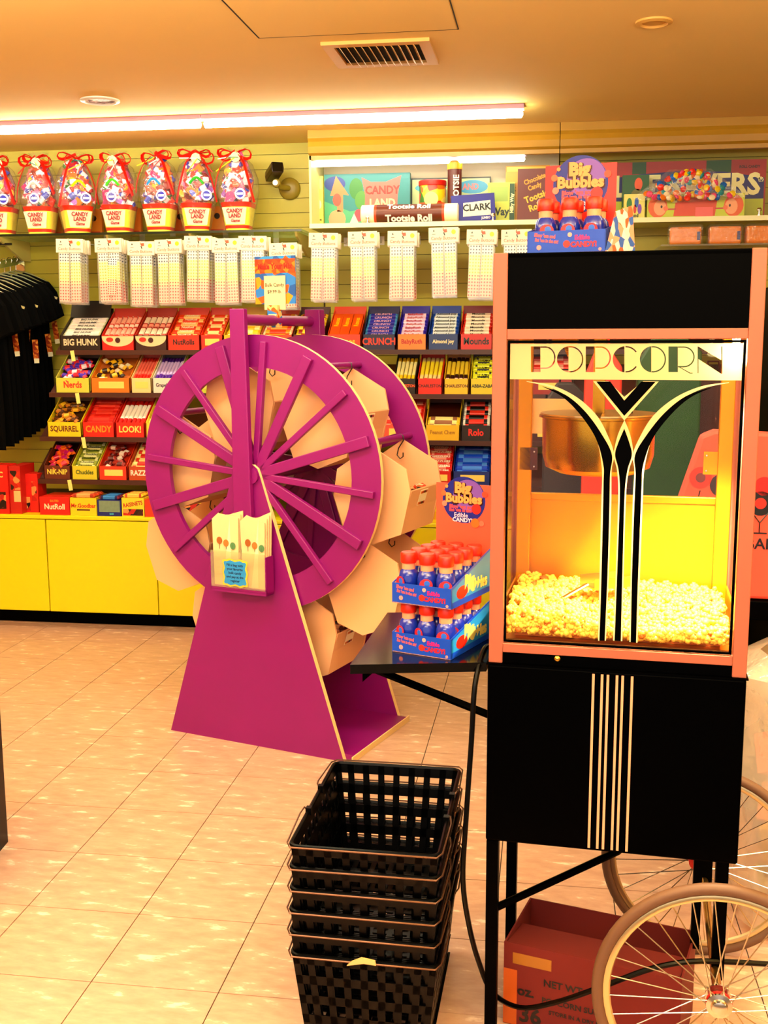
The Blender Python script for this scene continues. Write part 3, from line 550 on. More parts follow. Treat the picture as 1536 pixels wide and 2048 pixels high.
def nbox(name, label, u0, u1, vt, y, dep, face, parts=(), cat='box', rz=0, side=None):
    a, b, c = atY(u0, 440, y), atY(u1, 440, y), atY((u0+u1)/2, vt, y); h = c.z-NS-.0035; w = (b.x-a.x)/2-.0005
    t = thing(name, label, cat, ((a.x+b.x)/2, y, NS+.0035), rz); MB().box(-w, w, 0, dep, 0, h).build('box_body', P(face), t)
    if side: MB().box(-w-.001, -w, .001, dep-.001, .001, h-.001).build('box_side', P(side), t)
    for p in parts:
        if p[0] == 't': text(t, p[1], p[2]*h, P(p[3]), (p[4]*w, -.0018, p[5]*h), bold=.035, sx=p[6] if len(p) > 6 else .9, rot=(pi/2, p[7] if len(p) > 7 else 0, 0))
        if p[0] == 'p': flat(t, 'printed_shape', [(x*w, z*h) for x, z in p[1]], -p[3] if len(p) > 3 else 0, P(p[2]))
    return t
def oval(cx, cz, rx, rz, n=18): return [(cx+rx*cos(2*pi*i/n), cz+rz*sin(2*pi*i/n)) for i in range(n)]
pil = [(-.12, .93), (.1, .84), (.45, .84), (.8, .95), (.72, .6), (.7, .3), (-.05, .3), (-.04, .6)]
nbox('board_game_box', 'teal board game box with a pink pillow shaped title', 649, 820, 347, 5.84, .05, '#1f8f92', [
    ('p', oval(-.75, .82, .25, .14), '#1c4a9a'), ('p', [(-1, .0), (1, 0), (1, .2), (.3, .38), (-.4, .3), (-1, .5)], '#58b088', .0002), ('p', oval(-.25, .72, .16, .2), '#3a8a3a', .0002), ('p', oval(-.12, .5, .16, .18), '#5a9a40', .0003),
    ('p', [(-.86, .6), (-.7, .6), (-.7, .3), (-.56, .3), (-.56, .62), (-.42, .6), (-.72, .97)], '#f09060', .0006), ('p', oval(-.7, .52, .1, .12), '#e8604c', .0009), ('p', oval(-.7, .16, .2, .17), '#f0a880', .0006), ('p', oval(-.2, .22, .1, .12), '#d84a60', .0008), ('p', [(-.45, 0), (-.15, .0), (-.3, .26)], '#f4e8d0', .0009),
    ('p', pil, '#f0776a', .0006), ('t', 'CANDY', .21, '#a83018', .36, .68), ('t', 'LAND', .21, '#f0d0a0', .36, .44)], side='#e8e070')
nbox('board_game_box', 'narrow pale yellow box end left of the teal game box', 629, 647, 352, 5.83, .06, '#e8e478', [('p', rect(-.7, .7, .75, .95), '#f0ec98'), ('p', oval(0, .45, .6, .09), '#f4f4d0'), ('t', 'GAME', .05, '#5a5a20', 0, .15)])
nbox('framed_print', 'pale framed game board leaning at the back behind the tin', 822, 981, 355, 5.9, .012, '#1c1c18', [('p', rect(-.97, .97, .02, .97), '#c8d8a0'), ('p', oval(-.5, .8, .4, .1), '#4ab0c0', .0002), ('p', oval(.55, .8, .38, .14), '#48a8c8', .0002), ('t', 'AND', .17, '#e08a8a', .5, .8), ('p', [(-.9, .3), (-.3, .6), (.2, .2), (.9, .5), (.9, .05), (-.9, .05)], '#e8e0a8', .0002)])
q = atY(865, 410, 5.76); t = thing('candy_tin', 'round red lidded candy tin behind the long brown roll', 'tin', (q.x, 5.76, NS+.0035)); hh = atY(865, 362, 5.76).z-NS-.0035
MB().lathe([(.066, 0), (.068, .004), (.068, hh-.03), (.066, hh-.025)], 28).build('tin_body', cells('tin_print', ['#d8381c', '#f0d030', '#e87820', '#3a8a3a', '#c82a1c', '#f0e080'], 26), t, smooth=True)
MB().lathe([(.071, hh-.026), (.072, hh-.02), (.072, hh-.004), (.068, hh), (.02, hh-.001)], 28).build('tin_lid', P('#d02414'), t, smooth=True)
MB().mark().lathe([(.001, -.071), (.036, -.071), (.036, -.069), (.001, -.069)], 20, (0, 0, hh*.55), ax='y').build('tin_badge', P('#f0e490'), t)
MB().lathe([(.0695, hh*.28), (.0695, hh*.48)], 28).build('tin_band', P('#e8682c'), t, smooth=True); text(t, 'BRAIN TEASER', .022, P('#f8f0c0'), (0, -.0712, hh*.38), bold=.03, sx=.75)
q0, q1 = atY(722, 425, 5.655), atY(917, 425, 5.655); L = q1.x-q0.x; r = .046
t = thing('candy_roll_bank', 'long brown roll shaped bank with pale twisted ends lying on the shelf', 'candy roll', ((q0.x+q1.x)/2, 5.67, NS+.0035+r))
MB().lathe([(r, -L*.34), (r, L*.34)], 28, ax='x').build('roll_body', P('#7a3a14'), t, smooth=True)
for s in (-1, 1):
    MB().lathe([(r*.7, s*L*.34), (r*1.0, s*L*.345), (r*1.0, s*L*.49), (r*.8, s*L*.5)], 28, ax='x').build('roll_end', P('#f4ead8'), t, smooth=True)
    MB().lathe([(r*1.003, s*L*.335), (r*1.003, s*L*.36)], 28, ax='x').build('roll_stripe', P('#d85a2c'), t, smooth=True)
text(t, 'Tootsie Roll', .05, P('#f8f4ec'), (0, -r*.93, -.028), (pi/2+.5, 0, 0), bold=.04, sx=.95); text(t, 'Tootsie Roll', .044, P('#f8f4ec'), (0, -r*.78, .03), (pi/2-.75, 0, 0), bold=.04, sx=1.0)
q = atY(909, 410, 5.74); hh = atY(909, 322, 5.74).z-NS-.0035; t = thing('candy_tube', 'tall brown tube with a yellow cap standing behind the blue box', 'tube', (q.x, 5.74, NS+.0035))
MB().lathe([(.036, 0), (.036, hh*.86)], 20).build('tube_body', P('#6a1c0c'), t, smooth=True); MB().lathe([(.038, hh*.86), (.038, hh-.004), (.034, hh)], 20).build('tube_cap', P('#e0b020'), t, smooth=True)
text(t, 'TOOTSIE', .04, P('#f4ecd8'), (.012, -.0362, hh*.5), (pi/2, -pi/2, 0), bold=.03)
t = nbox('candy_box', 'tilted blue box with a cream name label', 905, 992, 390, 5.69, .07, '#2626a0', [('p', [(-.5, .2), (.78, .2), (.8, .74), (-.45, .7)], '#f0ecd8', .0004), ('t', 'CLARK', .34, '#1a1430', .15, .5, 1.0), ('t', 'JUMBO', .12, '#e8e0f0', .55, .1)], rz=.12); t.rotation_euler = (0, rad(-4), .12); t.location.z += .004
nbox('candy_box', 'lime box with green cursive standing behind the blue box', 975, 1029, 365, 5.83, .05, '#d8dc60', [('p', rect(-.8, .5, .55, .9), '#a8c060'), ('t', 'Way', .26, '#1c3a14', -.1, .3), ('p', rect(.62, .98, .03, .97), '#1c5a24', .0002), ('t', 'Milky Way', .12, '#f0f0c0', .8, .5, .9, -pi/2)], rz=.0)
nbox('gift_box', 'shiny gold box behind the brown chocolate roll box', 1010, 1098, 331, 5.86, .05, '#e0a818', [('p', rect(-.95, .95, .9, .98), '#f4d860'), ('t', 'MILK', .09, '#6a4010', -.75, .6)])
nbox('candy_box', 'brown box with slanted gold words beside the bubble display', 1034, 1110, 337, 5.7, .06, '#7a2208', [('t', 'Chocolate', .13, '#e0a82c', -.1, .8, .8, -.35), ('t', 'Candy', .13, '#e0a82c', -.1, .66, .8, -.35), ('t', 'Tootsie', .17, '#f0c030', 0, .47, .9, -.35), ('t', 'Rolls', .17, '#f0c030', 0, .28, .9, -.35), ('p', oval(.6, .18, .22, .09), '#e89018')])
t = nbox('shop_sign', 'wide navy sign with big cream capitals under a red and green band', 1200, 1528, 322, 5.88, .02, '#b0241c', [('p', rect(-.62, -.45, .8, .998), '#1c5a24'), ('p', rect(.28, .58, .8, .998), '#1c5a24'), ('p', rect(.58, .8, .8, .998), '#a8281c'), ('t', 'ROLL CANDY', .06, '#4a0c08', .8, .88),
    ('p', [(-1, .72), (-.5, .8), (0, .84), (.5, .81), (.98, .7), (.98, .36), (-1, .36)], '#1c1c7c', .0004), ('p', rect(-1, .98, .0, .36), '#c8d020', .0002), ('t', 'LIFE SAVERS', .48, '#f0e8b0', .045, .585, .95), ('t', '\u00ae', .12, '#f0e8b0', .94, .66)])
CANDYB = cells('print_candy_mix', ['#e8402c', '#2a78c8', '#f0d030', '#e88a28', '#3aa0a8', '#e8608a', '#58a838', '#f0e0c0'], 42)
q0, q1 = atY(1262, 400, 5.68), atY(1492, 400, 5.68); a = NS+.165; w = (q1.x-q0.x)/2; xc = (q0.x+q1.x)/2
nbox('candy_box', 'lime box with two orange haired cartoon faces blowing candy', 1293, 1488, 388, 5.7, .08, '#cfd838', [('p', oval(-.78, .5, .2, .46), '#e8742c'), ('p', oval(-.73, .46, .13, .32), '#f4b48a', .0004), ('p', oval(.78, .5, .2, .46), '#e8742c'), ('p', oval(.73, .46, .13, .32), '#f4b48a', .0004), ('p', oval(-.7, .5, .02, .06), '#3a1408', .0008), ('p', oval(.7, .5, .02, .06), '#3a1408', .0008), ('p', oval(-.61, .42, .05, .1), '#f08a60', .0008), ('p', oval(.61, .42, .05, .1), '#f08a60', .0008), ('p', rect(-.6, -.4, .36, .42), '#c84a50', .0006), ('p', rect(.4, .6, .36, .42), '#c84a50', .0006), ('p', [(-.45, .1), (.4, .08), (.45, .9), (.1, .98), (-.4, .9)], '#e05a34', .0004), ('p', rect(0, .36, .05, .45), '#f0787a', .0006), ('p', rect(-.48, -.38, .66, .92), '#f4f0c0', .0009), ('t', 'W', .22, '#1c1c14', -.43, .79, .9)])
t = thing('candy_bag', 'clear triangular bag of mixed coloured candy resting on the lime box', 'candy bag', (xc, 5.655, 2.118))
m = MB(); N = 10
for s in (-1, 1):
    for j in range(N+1):
        for i in range(N+1):
            fz = j/N; hw_ = w*((1-fz)*1+.36*fz); fx = i/N*2-1
            m.v.append(Vector((fx*hw_, s*.03*(1-fx*fx)*(1-(2*fz-1)**2)**.5, fz*.155+.02*fx*fx*(1-fz))))
for s in (0, 1):
    o_ = s*(N+1)**2
    for j in range(N):
        for i in range(N): f = (o_+j*(N+1)+i, o_+j*(N+1)+i+1, o_+(j+1)*(N+1)+i+1, o_+(j+1)*(N+1)+i); m.f.append(f if s == 0 else f[::-1]); m.m.append(0)
m.build('bag_film', CELLO, t, smooth=True)
rnd = random.Random(3)
bl = [MB().lathe([(.002, -.008), (.014, -.004), (.0165, 0), (.014, .004), (.002, .008)], 9, ax='y').mesh('candy', P(c, .25), True) for c in ('#e8402c', '#2a78c8', '#f0d030', '#e88a28', '#3aa0a8', '#e8608a', '#f0e0c0')]
for k in range(125):
    fz = rnd.random()**1.25; hw_ = w*((1-fz)+.2*fz)*.88; x = rnd.uniform(-1, 1)*hw_
    put('candy', bl[rnd.randrange(7)], t, (x, rnd.uniform(-.02, .0), .015+fz*.13+.02*(x/w)**2), (rnd.uniform(-.8, .8), rnd.uniform(-1, 1), rnd.uniform(-.8, .8)))
nbox('candy_box', 'green box with an orange sprite-like figure and sparkles', 1243, 1296, 350, 5.78, .05, '#1c6a30', [('p', oval(.2, .8, .3, .14), '#e8682c'), ('p', oval(.1, .5, .5, .2), '#7a7a20'), ('p', rect(-1, 1, 0, .3), '#d8c838')])
nbox('candy_box', 'small yellow tin with green, blue and red dots', 1247, 1289, 388, 5.69, .05, '#e8e080', [('p', oval(-.5, .6, .26, .25), '#2a8a3a'), ('p', oval(.2, .66, .2, .2), '#2a70c8'), ('p', oval(.05, .4, .15, .18), '#d83a2c'), ('p', oval(.5, .4, .2, .2), '#8a4ac8'), ('t', 'Land', .2, '#2a5a20', 0, .14)])
for u, y, lb in ((735, 5.635, 'left of the long brown roll'), (986, 5.635, 'beside the tilted blue box'), (1518, 5.635, 'at the right end near the striped sign')):
    q = atY(u, 432, y); t = thing('shelf_clamp', 'small chrome clamp on the niche shelf '+lb, 'clamp', (q.x, y, NS+.003))
    MB().lathe([(.012, 0), (.012, .004), (.005, .006), (.005, .02)], 12).build('clamp_base', CHROME, t, smooth=True); MB().lathe([(.002, .019), (.011, .022), (.012, .03), (.008, .037), (.002, .038)], 12).build('clamp_knob', CHROME, t, smooth=True)

# orange packs seen just above the machine top
t = thing('acrylic_shelf', 'small clear acrylic shelf with orange packs, above the popcorn machine', 'shelf', (.78, 5.6, 1.915)); MB().box(-.25, .35, 0, WALL_Y-5.602, -.008, 0).build('shelf_pane', clear('acrylic', gloss=.08, haze=.1), t)
for k, (u, lb) in enumerate(((1370, 'left'), (1450, 'middle'), (1525, 'right'))):
    q = atY(u, 490, 5.64); t = thing('candy_pack', f'{lb} of the three orange candy packs in clear plastic above the machine', 'candy pack', (q.x, 5.64, 1.916), .1*(k-1))
    MB().box(-.075, .075, 0, .06, 0, .085).build('pack_body', P('#e8921c'), t, bevel=.01); MB().box(-.085, .085, -.006, .066, 0, .098).build('pack_film', CELLO, t, bevel=.015)
    flat(t, 'printed_panel', rect(.055, .07, .02, .06), -.0005, P('#1c2a8a'))

# ------------------------------------------------------------------ candy button packets on pegs
def strip_mat():
    m = mat('candy_button_paper', '#fff6e6', .5); nt = m.node_tree; b = nt.nodes['Principled BSDF']; L = nt.links.new
    def N(t, **k):
        n = nt.nodes.new(t)
        for a, v in k.items(): setattr(n, a, v)
        return n
    tc = N('ShaderNodeTexCoord'); sp = N('ShaderNodeSeparateXYZ'); L(tc.outputs['Object'], sp.inputs[0])
    def mm(op, a, v=None, c=None):
        n = N('ShaderNodeMath', operation=op)
        L(a, n.inputs[0]) if not isinstance(a, (int, float)) else None
        if v is not None:
            if isinstance(v, (int, float)): n.inputs[1].default_value = v
            else: L(v, n.inputs[1])
        if c is not None: n.inputs[2].default_value = c
        return n.outputs[0]
    sx = mm('SUBTRACT', mm('FRACT', mm('MULTIPLY', sp.outputs[0], 1/.0135)), .5); sz = mm('SUBTRACT', mm('FRACT', mm('MULTIPLY', sp.outputs[2], 1/.0152)), .5)
    d = mm('SQRT', mm('ADD', mm('MULTIPLY', sx, sx), mm('MULTIPLY', sz, sz))); dot = mm('LESS_THAN', d, .27)
    r = N('ShaderNodeValToRGB'); r.color_ramp.interpolation = 'CONSTANT'; mr = N('ShaderNodeMapRange'); mr.inputs[1].default_value = -.245; mr.inputs[2].default_value = 0; L(sp.outputs[2], mr.inputs[0]); L(mr.outputs[0], r.inputs[0])
    e = r.color_ramp.elements; e[0].color = lin('#e8483c'); e[0].position = 0; e[1].position = .42; e[1].color = lin('#d8cc30'); x = e.new(.8); x.color = lin('#1c3a70')
    r2 = N('ShaderNodeValToRGB'); L(mr.outputs[0], r2.inputs[0]); e = r2.color_ramp.elements; e[0].color = lin('#fbd6c8'); e[0].position = .3; e[1].position = .46; e[1].color = lin('#f8f4b8'); x = e.new(.78); x.color = lin('#f8f4c8'); x = e.new(.84); x.color = lin('#fffaf4')
    mx = N('ShaderNodeMix', data_type='RGBA'); L(dot, mx.inputs[0]); L(r2.outputs[0], mx.inputs[6]); L(r.outputs[0], mx.inputs[7]); L(mx.outputs[2], b.inputs['Base Color']); return m
SM = strip_mat()
STRIP = MB().box(-.026, .026, -.0012, 0, -.245, 0).mesh('paper_strip', SM)
HEAD = MB().prism([(-.071, -.068), (.071, -.068), (.071, 0), (-.071, 0)], -.004, .004).mesh('header_card', [P('#f6ecd8')]); BAGM = MB().prism([(-.058, -.325), (.058, -.325), (.06, -.06), (-.06, -.06)], -.0045, .0035).mesh('clear_bag', BAGCLEAR)
def packet(root, front):
    put('header_card', HEAD, root)
    for s in (-1, 1):
        o = put('paper_strip', STRIP, root, (s*.029, 0, -.07), (0, random.uniform(-.03, .03), 0))
    put('clear_bag', BAGM, root)
    if front:
        text(root, 'Candy Buttons', .021, P('#d8685a'), (0, -.0047, -.05), bold=.0, sx=.95); flat(root, 'printed_sun', oval(.048, -.022, .0105, .011), -.0042, P('#e6e030'))
        flat(root, 'printed_child', [(-.004, -.01), (.016, -.008), (.018, -.022), (.004, -.024)], -.0042, P('#e87050')); flat(root, 'printed_child', [(-.002, -.022), (.004, -.024), (.008, -.036), (.004, -.038)], -.0042, P('#3a2a20'))
        flat(root, 'printed_mark', [(-.05, -.018), (-.042, -.018), (-.046, -.008)], -.0042, P('#2a2420')); flat(root, 'printed_rule', rect(-.054, -.038, -.031, -.029), -.0042, P('#2a2420'))
PK = [(139, 478, 0), (216, 477, 0), (282, 483, 0), (336, 479, .0), (396, 472, 0), (451, 477, 0), (505, 472, 0), (566, 486, 0), (647, 466, 0), (725, 463, 0), (805, 462, .0), (887, 455, .0), (964, 459, 0), (1033, 459, 0)]
ordn = ['first', 'second', 'third', 'fourth', 'fifth', 'sixth', 'seventh', 'eighth', 'ninth', 'tenth', 'eleventh', 'twelfth', 'thirteenth', 'fourteenth']
for i, (u, v, r) in enumerate(PK):
    py = 5.46 if i < 8 else 5.33; p = atY(u, v, py); n = 5 if i not in (3, 5) else 4
    h = thing('peg_hook', f'white wire peg hook holding the {ordn[i]} hanging candy packets from the left', 'hook', (p.x, WALL_Y, p.z-.008))
    MB().tube([(0, 0, .02), (0, -.02, .005), (0, py-WALL_Y-.01, 0), (0, py-WALL_Y-.018, .008)], .0025, 6).build('peg_wire', P('#e8e4d8'), h); MB().box(-.015, .015, -.004, 0, -.005, .04).build('peg_plate', P('#e8e4d8'), h)
    ft = None
    for k in range(n):
        t = thing('candy_packet', (f'front candy button packet of the {ordn[i]} hanging stack from the left' if k == 0 else f'candy button packet hanging behind the front one of the {ordn[i]} stack from the left'), 'candy packet', (p.x+random.uniform(-.004, .004)*(k > 0), py+.024*k, p.z-random.uniform(0, .006)*(k > 0)), rad(random.uniform(-3, 3)), None if k == 0 else f'packets behind the {ordn[i]} front packet')
        t.rotation_euler = (rad(-2+k*.6), rad((1.0, -.5, .8, -1)[i % 4]), rad(random.uniform(-3, 3))); packet(t, k == 0)
        if i == 1 and k == 0: put('loose_strip', STRIP, t, (.022, -.007, -.1), (0, .05, 0), (.9, 1, .75))

# ------------------------------------------------------------------ black shirts on hangers, left edge
SHIRT = mat('black_cotton', '#030304', .95, spec=.1, bump=.3, bscale=30)
hp0 = atY(36, 520, WALL_Y-.03)
arm = thing('waterfall_arm', 'sloping clear chrome arm on the wall carrying the shirt hangers', 'display arm', (hp0.x, WALL_Y, hp0.z))
MB().mark().box(-.007, .007, -.72, 0, -.02, .02).tr(Matrix.Rotation(rad(9), 4, 'X')).build('arm_bar', mat('acrylic_bar', '#a8b070', .15, metal=.6), arm); MB().box(-.025, .025, -.006, 0, -.06, .06).build('arm_plate', CHROME, arm)
HANG = clear('hanger_plastic', (.85, .9, .7, 1), gloss=.2, haze=.25, rough=.15)
hm = MB().tube([(-.2, 0, -.12), (-.1, 0, -.075), (0, 0, -.05), (.1, 0, -.075), (.2, 0, -.12)], [.004, .008, .009, .008, .004], 6, flat=.6)
hk = MB().tube([(0, 0, -.05), (0, 0, -.01), (.012, 0, .008), (.006, 0, .024), (-.01, 0, .026), (-.018, 0, .012)], .0022, 6)
HM, HK = hm.mesh('hanger_body', HANG, True), hk.mesh('hanger_hook', CHROME, True)
def shirt_mesh(seed):
    rnd = random.Random(seed); out = [(.05, -.06), (.2, -.115), (.245, -.17), (.285, -.30), (.2, -.335), (.185, -.29), (.19, -.45), (.2, -.70), (.2, -.9)]
    pts = [(-x, z) for x, z in reversed(out)] + [(-.04, -.085), (0, -.095), (.04, -.085)][0:3] + out
    m = MB(); n = len(pts); a, b = -.011, .011
    inner = [(x*.93, z*.985-.004) for x, z in pts]
    m.v = [Vector((x, a*.2+rnd.uniform(-.003, .003), z)) for x, z in pts] + [Vector((x, a, z)) for x, z in inner] + [Vector((x, b, z)) for x, z in inner]
    for i in range(n):
        j = (i+1) % n; m.f += [(i, j, n+j, n+i), (2*n+i, 2*n+j, j, i)]; m.m += [0, 0]
    m.f += [tuple(n+i for i in range(n)), tuple(3*n-1-i for i in range(n))]; m.m += [0, 0]
    return m.mesh('shirt_body', SHIRT)
SHM = [shirt_mesh(k) for k in range(3)]; PIC = cells('tag_print', ['#c8702c', '#b85a20', '#e8a850', '#a04018'], 60)
for k in range(10):
    d = .06+.066*k; loc = Vector((hp0.x, WALL_Y-d, hp0.z-d*.158+.02-.02))
    nmk = 'nearest the wall' if k == 0 else f'{ordn[k]} from the wall' if k < 9 else 'outermost on the arm'
    h = thing('shirt_hanger', f'clear plastic shirt hanger, {nmk}', 'hanger', loc+Vector((0, 0, .001)), rad(4*(k % 3-1))); put('hanger_body', HM, h); put('hanger_hook', HK, h)
    s = thing('black_shirt', f'black short sleeved shirt on a clear hanger, {nmk}', 'shirt', loc, rad(4*(k % 3-1))); put('shirt_body', SHM[k % 3], s)
    if k % 3 == 2 or k > 6: continue
    g = MB().box(-.016, .016, -.004, -.003, -.11, 0).build('swing_tag', PIC, s, (.225-.02*(k % 4), -.012, -.33-.06*(k % 3)), (0, rad(random.uniform(-8, 8)), 0))
    MB().box(-.014, .014, -.0045, -.004, -.125, -.1).build('price_label', P('#f0ecd0'), g)
    if k % 2 == 0: MB().box(-.02, .012, -.0145, -.0125, -.008, .004).build('sleeve_label', P('#e8d8a0'), s, (.24, 0, -.2-.01*(k % 3)), (0, rad(20), 0))
tag(MB().box(-.3, 0, -.25, .2, 0, .42).build('black_plinth', BLACKP, None, (-1.535, 2.66, 0), (0, 0, rad(6))), 'corner of a black display plinth cut by the left edge', 'plinth')

# ------------------------------------------------------------------ magenta candy wheel
WP = Vector((-1.393, 3.829, 0)); WA = math.atan2(-.222, .71)
wh = thing('carousel_display', 'big magenta wooden wheel display hung with cream candy bins', 'display', WP, WA)
CX, CZ, RO, RI = .39, .995, .49, .378
DEEP = .46
ap = [(0, 0), (.744, 0), (.42, 1.0), (.412, 1.02), (.395, 1.033), (.37, 1.034), (.313, 1.02)]
for y0, nm_ in ((0, 'front_stand_panel'), (DEEP, 'rear_stand_panel')): MB().prism(ap, y0, y0+.02, m=0, mside=1).build(nm_, [PURPLE, EDGE], wh)
MB().box(.0, .775, .02, DEEP, .0, .022).build('stand_base', PURPLE, wh); MB().box(.775, .779, .0, DEEP+.02, 0, .022).build('base_edge', EDGE, wh)
for y0, nm_ in ((.03, 'front_wheel_ring'), (.43, 'rear_wheel_ring')):
    m = MB(); n = 72
    for yy in (y0, y0+.018):
        m.v += [Vector((CX+RO*cos(2*pi*i/n), yy, CZ+RO*sin(2*pi*i/n))) for i in range(n)]+[Vector((CX+RI*cos(2*pi*i/n), yy, CZ+RI*sin(2*pi*i/n))) for i in range(n)]
    for i in range(n):
        j = (i+1) % n; m.f += [(i, j, n+j, n+i), (2*n+j, 2*n+i, 3*n+i, 3*n+j), (j, i, 2*n+i, 2*n+j), (n+i, n+j, 3*n+j, 3*n+i)]; m.m += [0, 0, 1, 0]
    r = m.build(nm_, [PURPLE, EDGE], wh)
    for k in range(16):
        thick = k % 2 == 0; w = .019 if thick else .012; ang = rad(17+22.5*k)
        yb = y0-.016 if y0 < .1 else y0+.018
        MB().mark().box(.02, .468, yb, yb+.02, -w, w).tr(Matrix.Translation((CX, 0, CZ)) @ Matrix.Rotation(-ang, 4, 'Y')).build('thick_spoke' if thick else 'thin_spoke', PURPLE, r, bevel=.003)
MB().lathe([(.028, -.01), (.028, DEEP+.03)], 20, (CX, 0, CZ), ax='y').build('axle', PURPLE, wh, smooth=True)
MB().lathe([(.05, .018), (.05, .052)], 24, (CX, 0, CZ), ax='y').build('hub', PURPLE, wh, smooth=True)
MB().prism([(.322, .79), (.398, .79), (.386, 1.572), (.327, 1.572)], -.024, -.0005).build('front_post', PURPLE, wh, bevel=.003)
MB().prism([(.325, .79), (.428, .79), (.4, 1.58), (.335, 1.58)], DEEP+.02, DEEP+.06).build('rear_post', PURPLE, wh, bevel=.003)
MB().lathe([(.019, -.01), (.019, DEEP+.02)], 16, (.358, 0, 1.535), ax='y').build('top_bar', PURPLE, wh, smooth=True)
ORG = P('#e0882c'); WRED = P('#b83a2c')
plate = [(0, 0), (.135, -.075), (.15, -.15), (.115, -.3), (0, -.345), (-.1, -.31), (-.145, -.18), (-.13, -.085)]
PL = MB().prism(plate, 0, .008).mesh('end_plate', [CREAM])
HOOK = MB().tube([(0, 0, .022), (.012, 0, .016), (.014, 0, 0), (-.006, 0, -.03), (-.012, 0, -.055), (0, 0, -.068), (.012, 0, -.06), (.012, 0, -.045)], .0022, 6).mesh('wire_hook', P('#1c1008'), True)
CH = [bar_mesh(.045, .024, .02, c, 0) for c in (('#b82a1c', '#e8a878', '#6a140c'), ('#3a1c10', '#d86a30', '#3a1c10'), ('#e0502c', '#f0d0b0', '#e0502c'))]
bn = ['upper right', 'top right', 'top left', 'upper left', 'left', 'lower left', 'bottom', 'lower right']
bins = []
for k in range(8):
    ang = rad(16.5+45*k); rx, rz_ = CX+.43*cos(ang), CZ+.43*sin(ang)
    MB().lathe([(.012, .025), (.012, .448)], 12, (rx, 0, rz_), ax='y').build('bin_rod', PURPLE, wh, smooth=True)
    b = MB().mark().prism([(.132, -.215), (.152, -.15), (.150, -.146), (.128, -.213)], .113, .367, 'y').prism([(.115, -.3), (.132, -.215), (.128, -.213), (.111, -.298)], .113, .367).prism([(.115, -.3), (0, -.345), (0, -.339), (.111, -.296)], .113, .367).prism([(0, -.345), (-.1, -.31), (-.098, -.304), (0, -.339)], .113, .367).prism([(-.1, -.31), (-.145, -.18), (-.139, -.18), (-.096, -.304)], .113, .367).prism([(-.145, -.18), (-.13, -.085), (-.126, -.087), (-.139, -.18)], .113, .367)
    b = b.build('candy_bin', CREAM, wh, (rx, 0, rz_-.01))
    put('end_plate', PL, b, (0, .105, 0)); put('end_plate', PL, b, (0, .367, 0))
    put('wire_hook', HOOK, b, (0, .1005, .0)); put('wire_hook', HOOK, b, (0, .345, .0))
    lb_ = MB().mark().box(-.032, .032, -.0008, 0, -.030, .028).build('bin_label', P('#f8ecd0'), b, (.1445, .22, -.181), (rad(17), 0, rad(90)))
    MB().box(-.136, .131, .114, .366, -.215, -.211).build('bin_floor', CREAM, b)
    bins.append((rx, rz_-.01))
    for q, (zx, zz) in enumerate(((-.026, .014), (-.026, -.027))):
        for c_ in range(4): MB().box(-.029+.0145*c_, -.017+.0145*c_, -.0018, -.0008, zz, zz+.009).build('label_mark', (ORG, WRED, P('#3a1c10'), WRED)[c_], b, (.1445, .22, -.181), (rad(17), 0, rad(90))) if k in (0, 1, 2, 6, 7) else None
    MWc = Matrix.Translation(WP) @ Matrix.Rotation(WA, 4, 'Z')
    rnd = random.Random(k)
    if k in (0, 5, 6, 7):
        for q in range(33):
            lay = q//11; lp = Vector((rx+rnd.uniform(-.08, .1) if not lay else rx+rnd.uniform(.03, .11), .14+.02*(q % 11)+rnd.uniform(-.003, .003), rz_-.221+.019*lay))
            o = put('wrapped_candy', CH[rnd.randrange(3)], None, MWc @ lp, (rnd.uniform(-.3, .3), rnd.uniform(-.3, .3), rnd.uniform(0, 3)))
            tag(o, f'wrapped candy lying in the {bn[k]} bin of the magenta wheel', 'candy', f'candies in the {bn[k]} wheel bin')
# paper bag holder on the stand
hd = MB().box(.245, .478, -.062, -.054, .59, .605).box(.245, .478, -.062, -.012, .582, .592).box(.245, .249, -.062, -.012, .582, .72).box(.474, .478, -.062, -.012, .582, .72).build('bag_holder', PURPLE, wh)
MB().box(.249, .474, -.064, -.062, .6, .73).build('holder_window', clear('holder_acrylic', (1, .95, .8, 1), gloss=.06, haze=.12), hd)
PAPER = mat('paper_bag', '#ecd2a8', .7, var=.08, vscale=20)
for s, (x0, x1) in enumerate(((.255, .36), (.374, .468))):
    for k in range(4):
        t = tag(MB().prism([(x0+.002*k, .594), (x1-.004+.002*k, .594), (x1+.004*k, .85+.012*k-s*.01), (x0+.02, .862-.008*k), (x0-.006+.003*k, .84+.006*k)], -.05+.009*k, -.046+.009*k).build('paper_bag', PAPER, None, WP, (0, 0, WA)), f'{("front", "second", "third", "rearmost")[k]} white paper bag in the {"left" if s == 0 else "right"} half of the wheel bag holder', 'paper bag', f'paper bags in the {"left" if s == 0 else "right"} half of the holder')
        if k == 0:
            MB().prism([(x0+.035, .6), (x1-.03, .6), (x0+.07, .85)], -.0515, -.0505).build('bag_fold', mat('paper_fold', '#f6e2c4', .7), t)
            for q, c in enumerate(('#b0703c', '#e08a4c', '#6a9a70')): MB().prism(oval(x0+.025+.028*q, .765-.008*q, .0115, .013), -.0525, -.0517).build('printed_pop', P(c), t); MB().box(x0+.0245+.028*q, x0+.0258+.028*q, -.0525, -.0517, .735, .752).build('printed_stick', P('#3a3a30'), t)
bd = [(x*.052*(1+.06*cos(10*a_)), z*.05*(1+.06*cos(10*a_))) for a_ in [2*pi*i/40 for i in range(40)] for x, z in [(max(-.85, min(.85, 1.15*cos(a_))), max(-.85, min(.85, 1.15*sin(a_))))]]
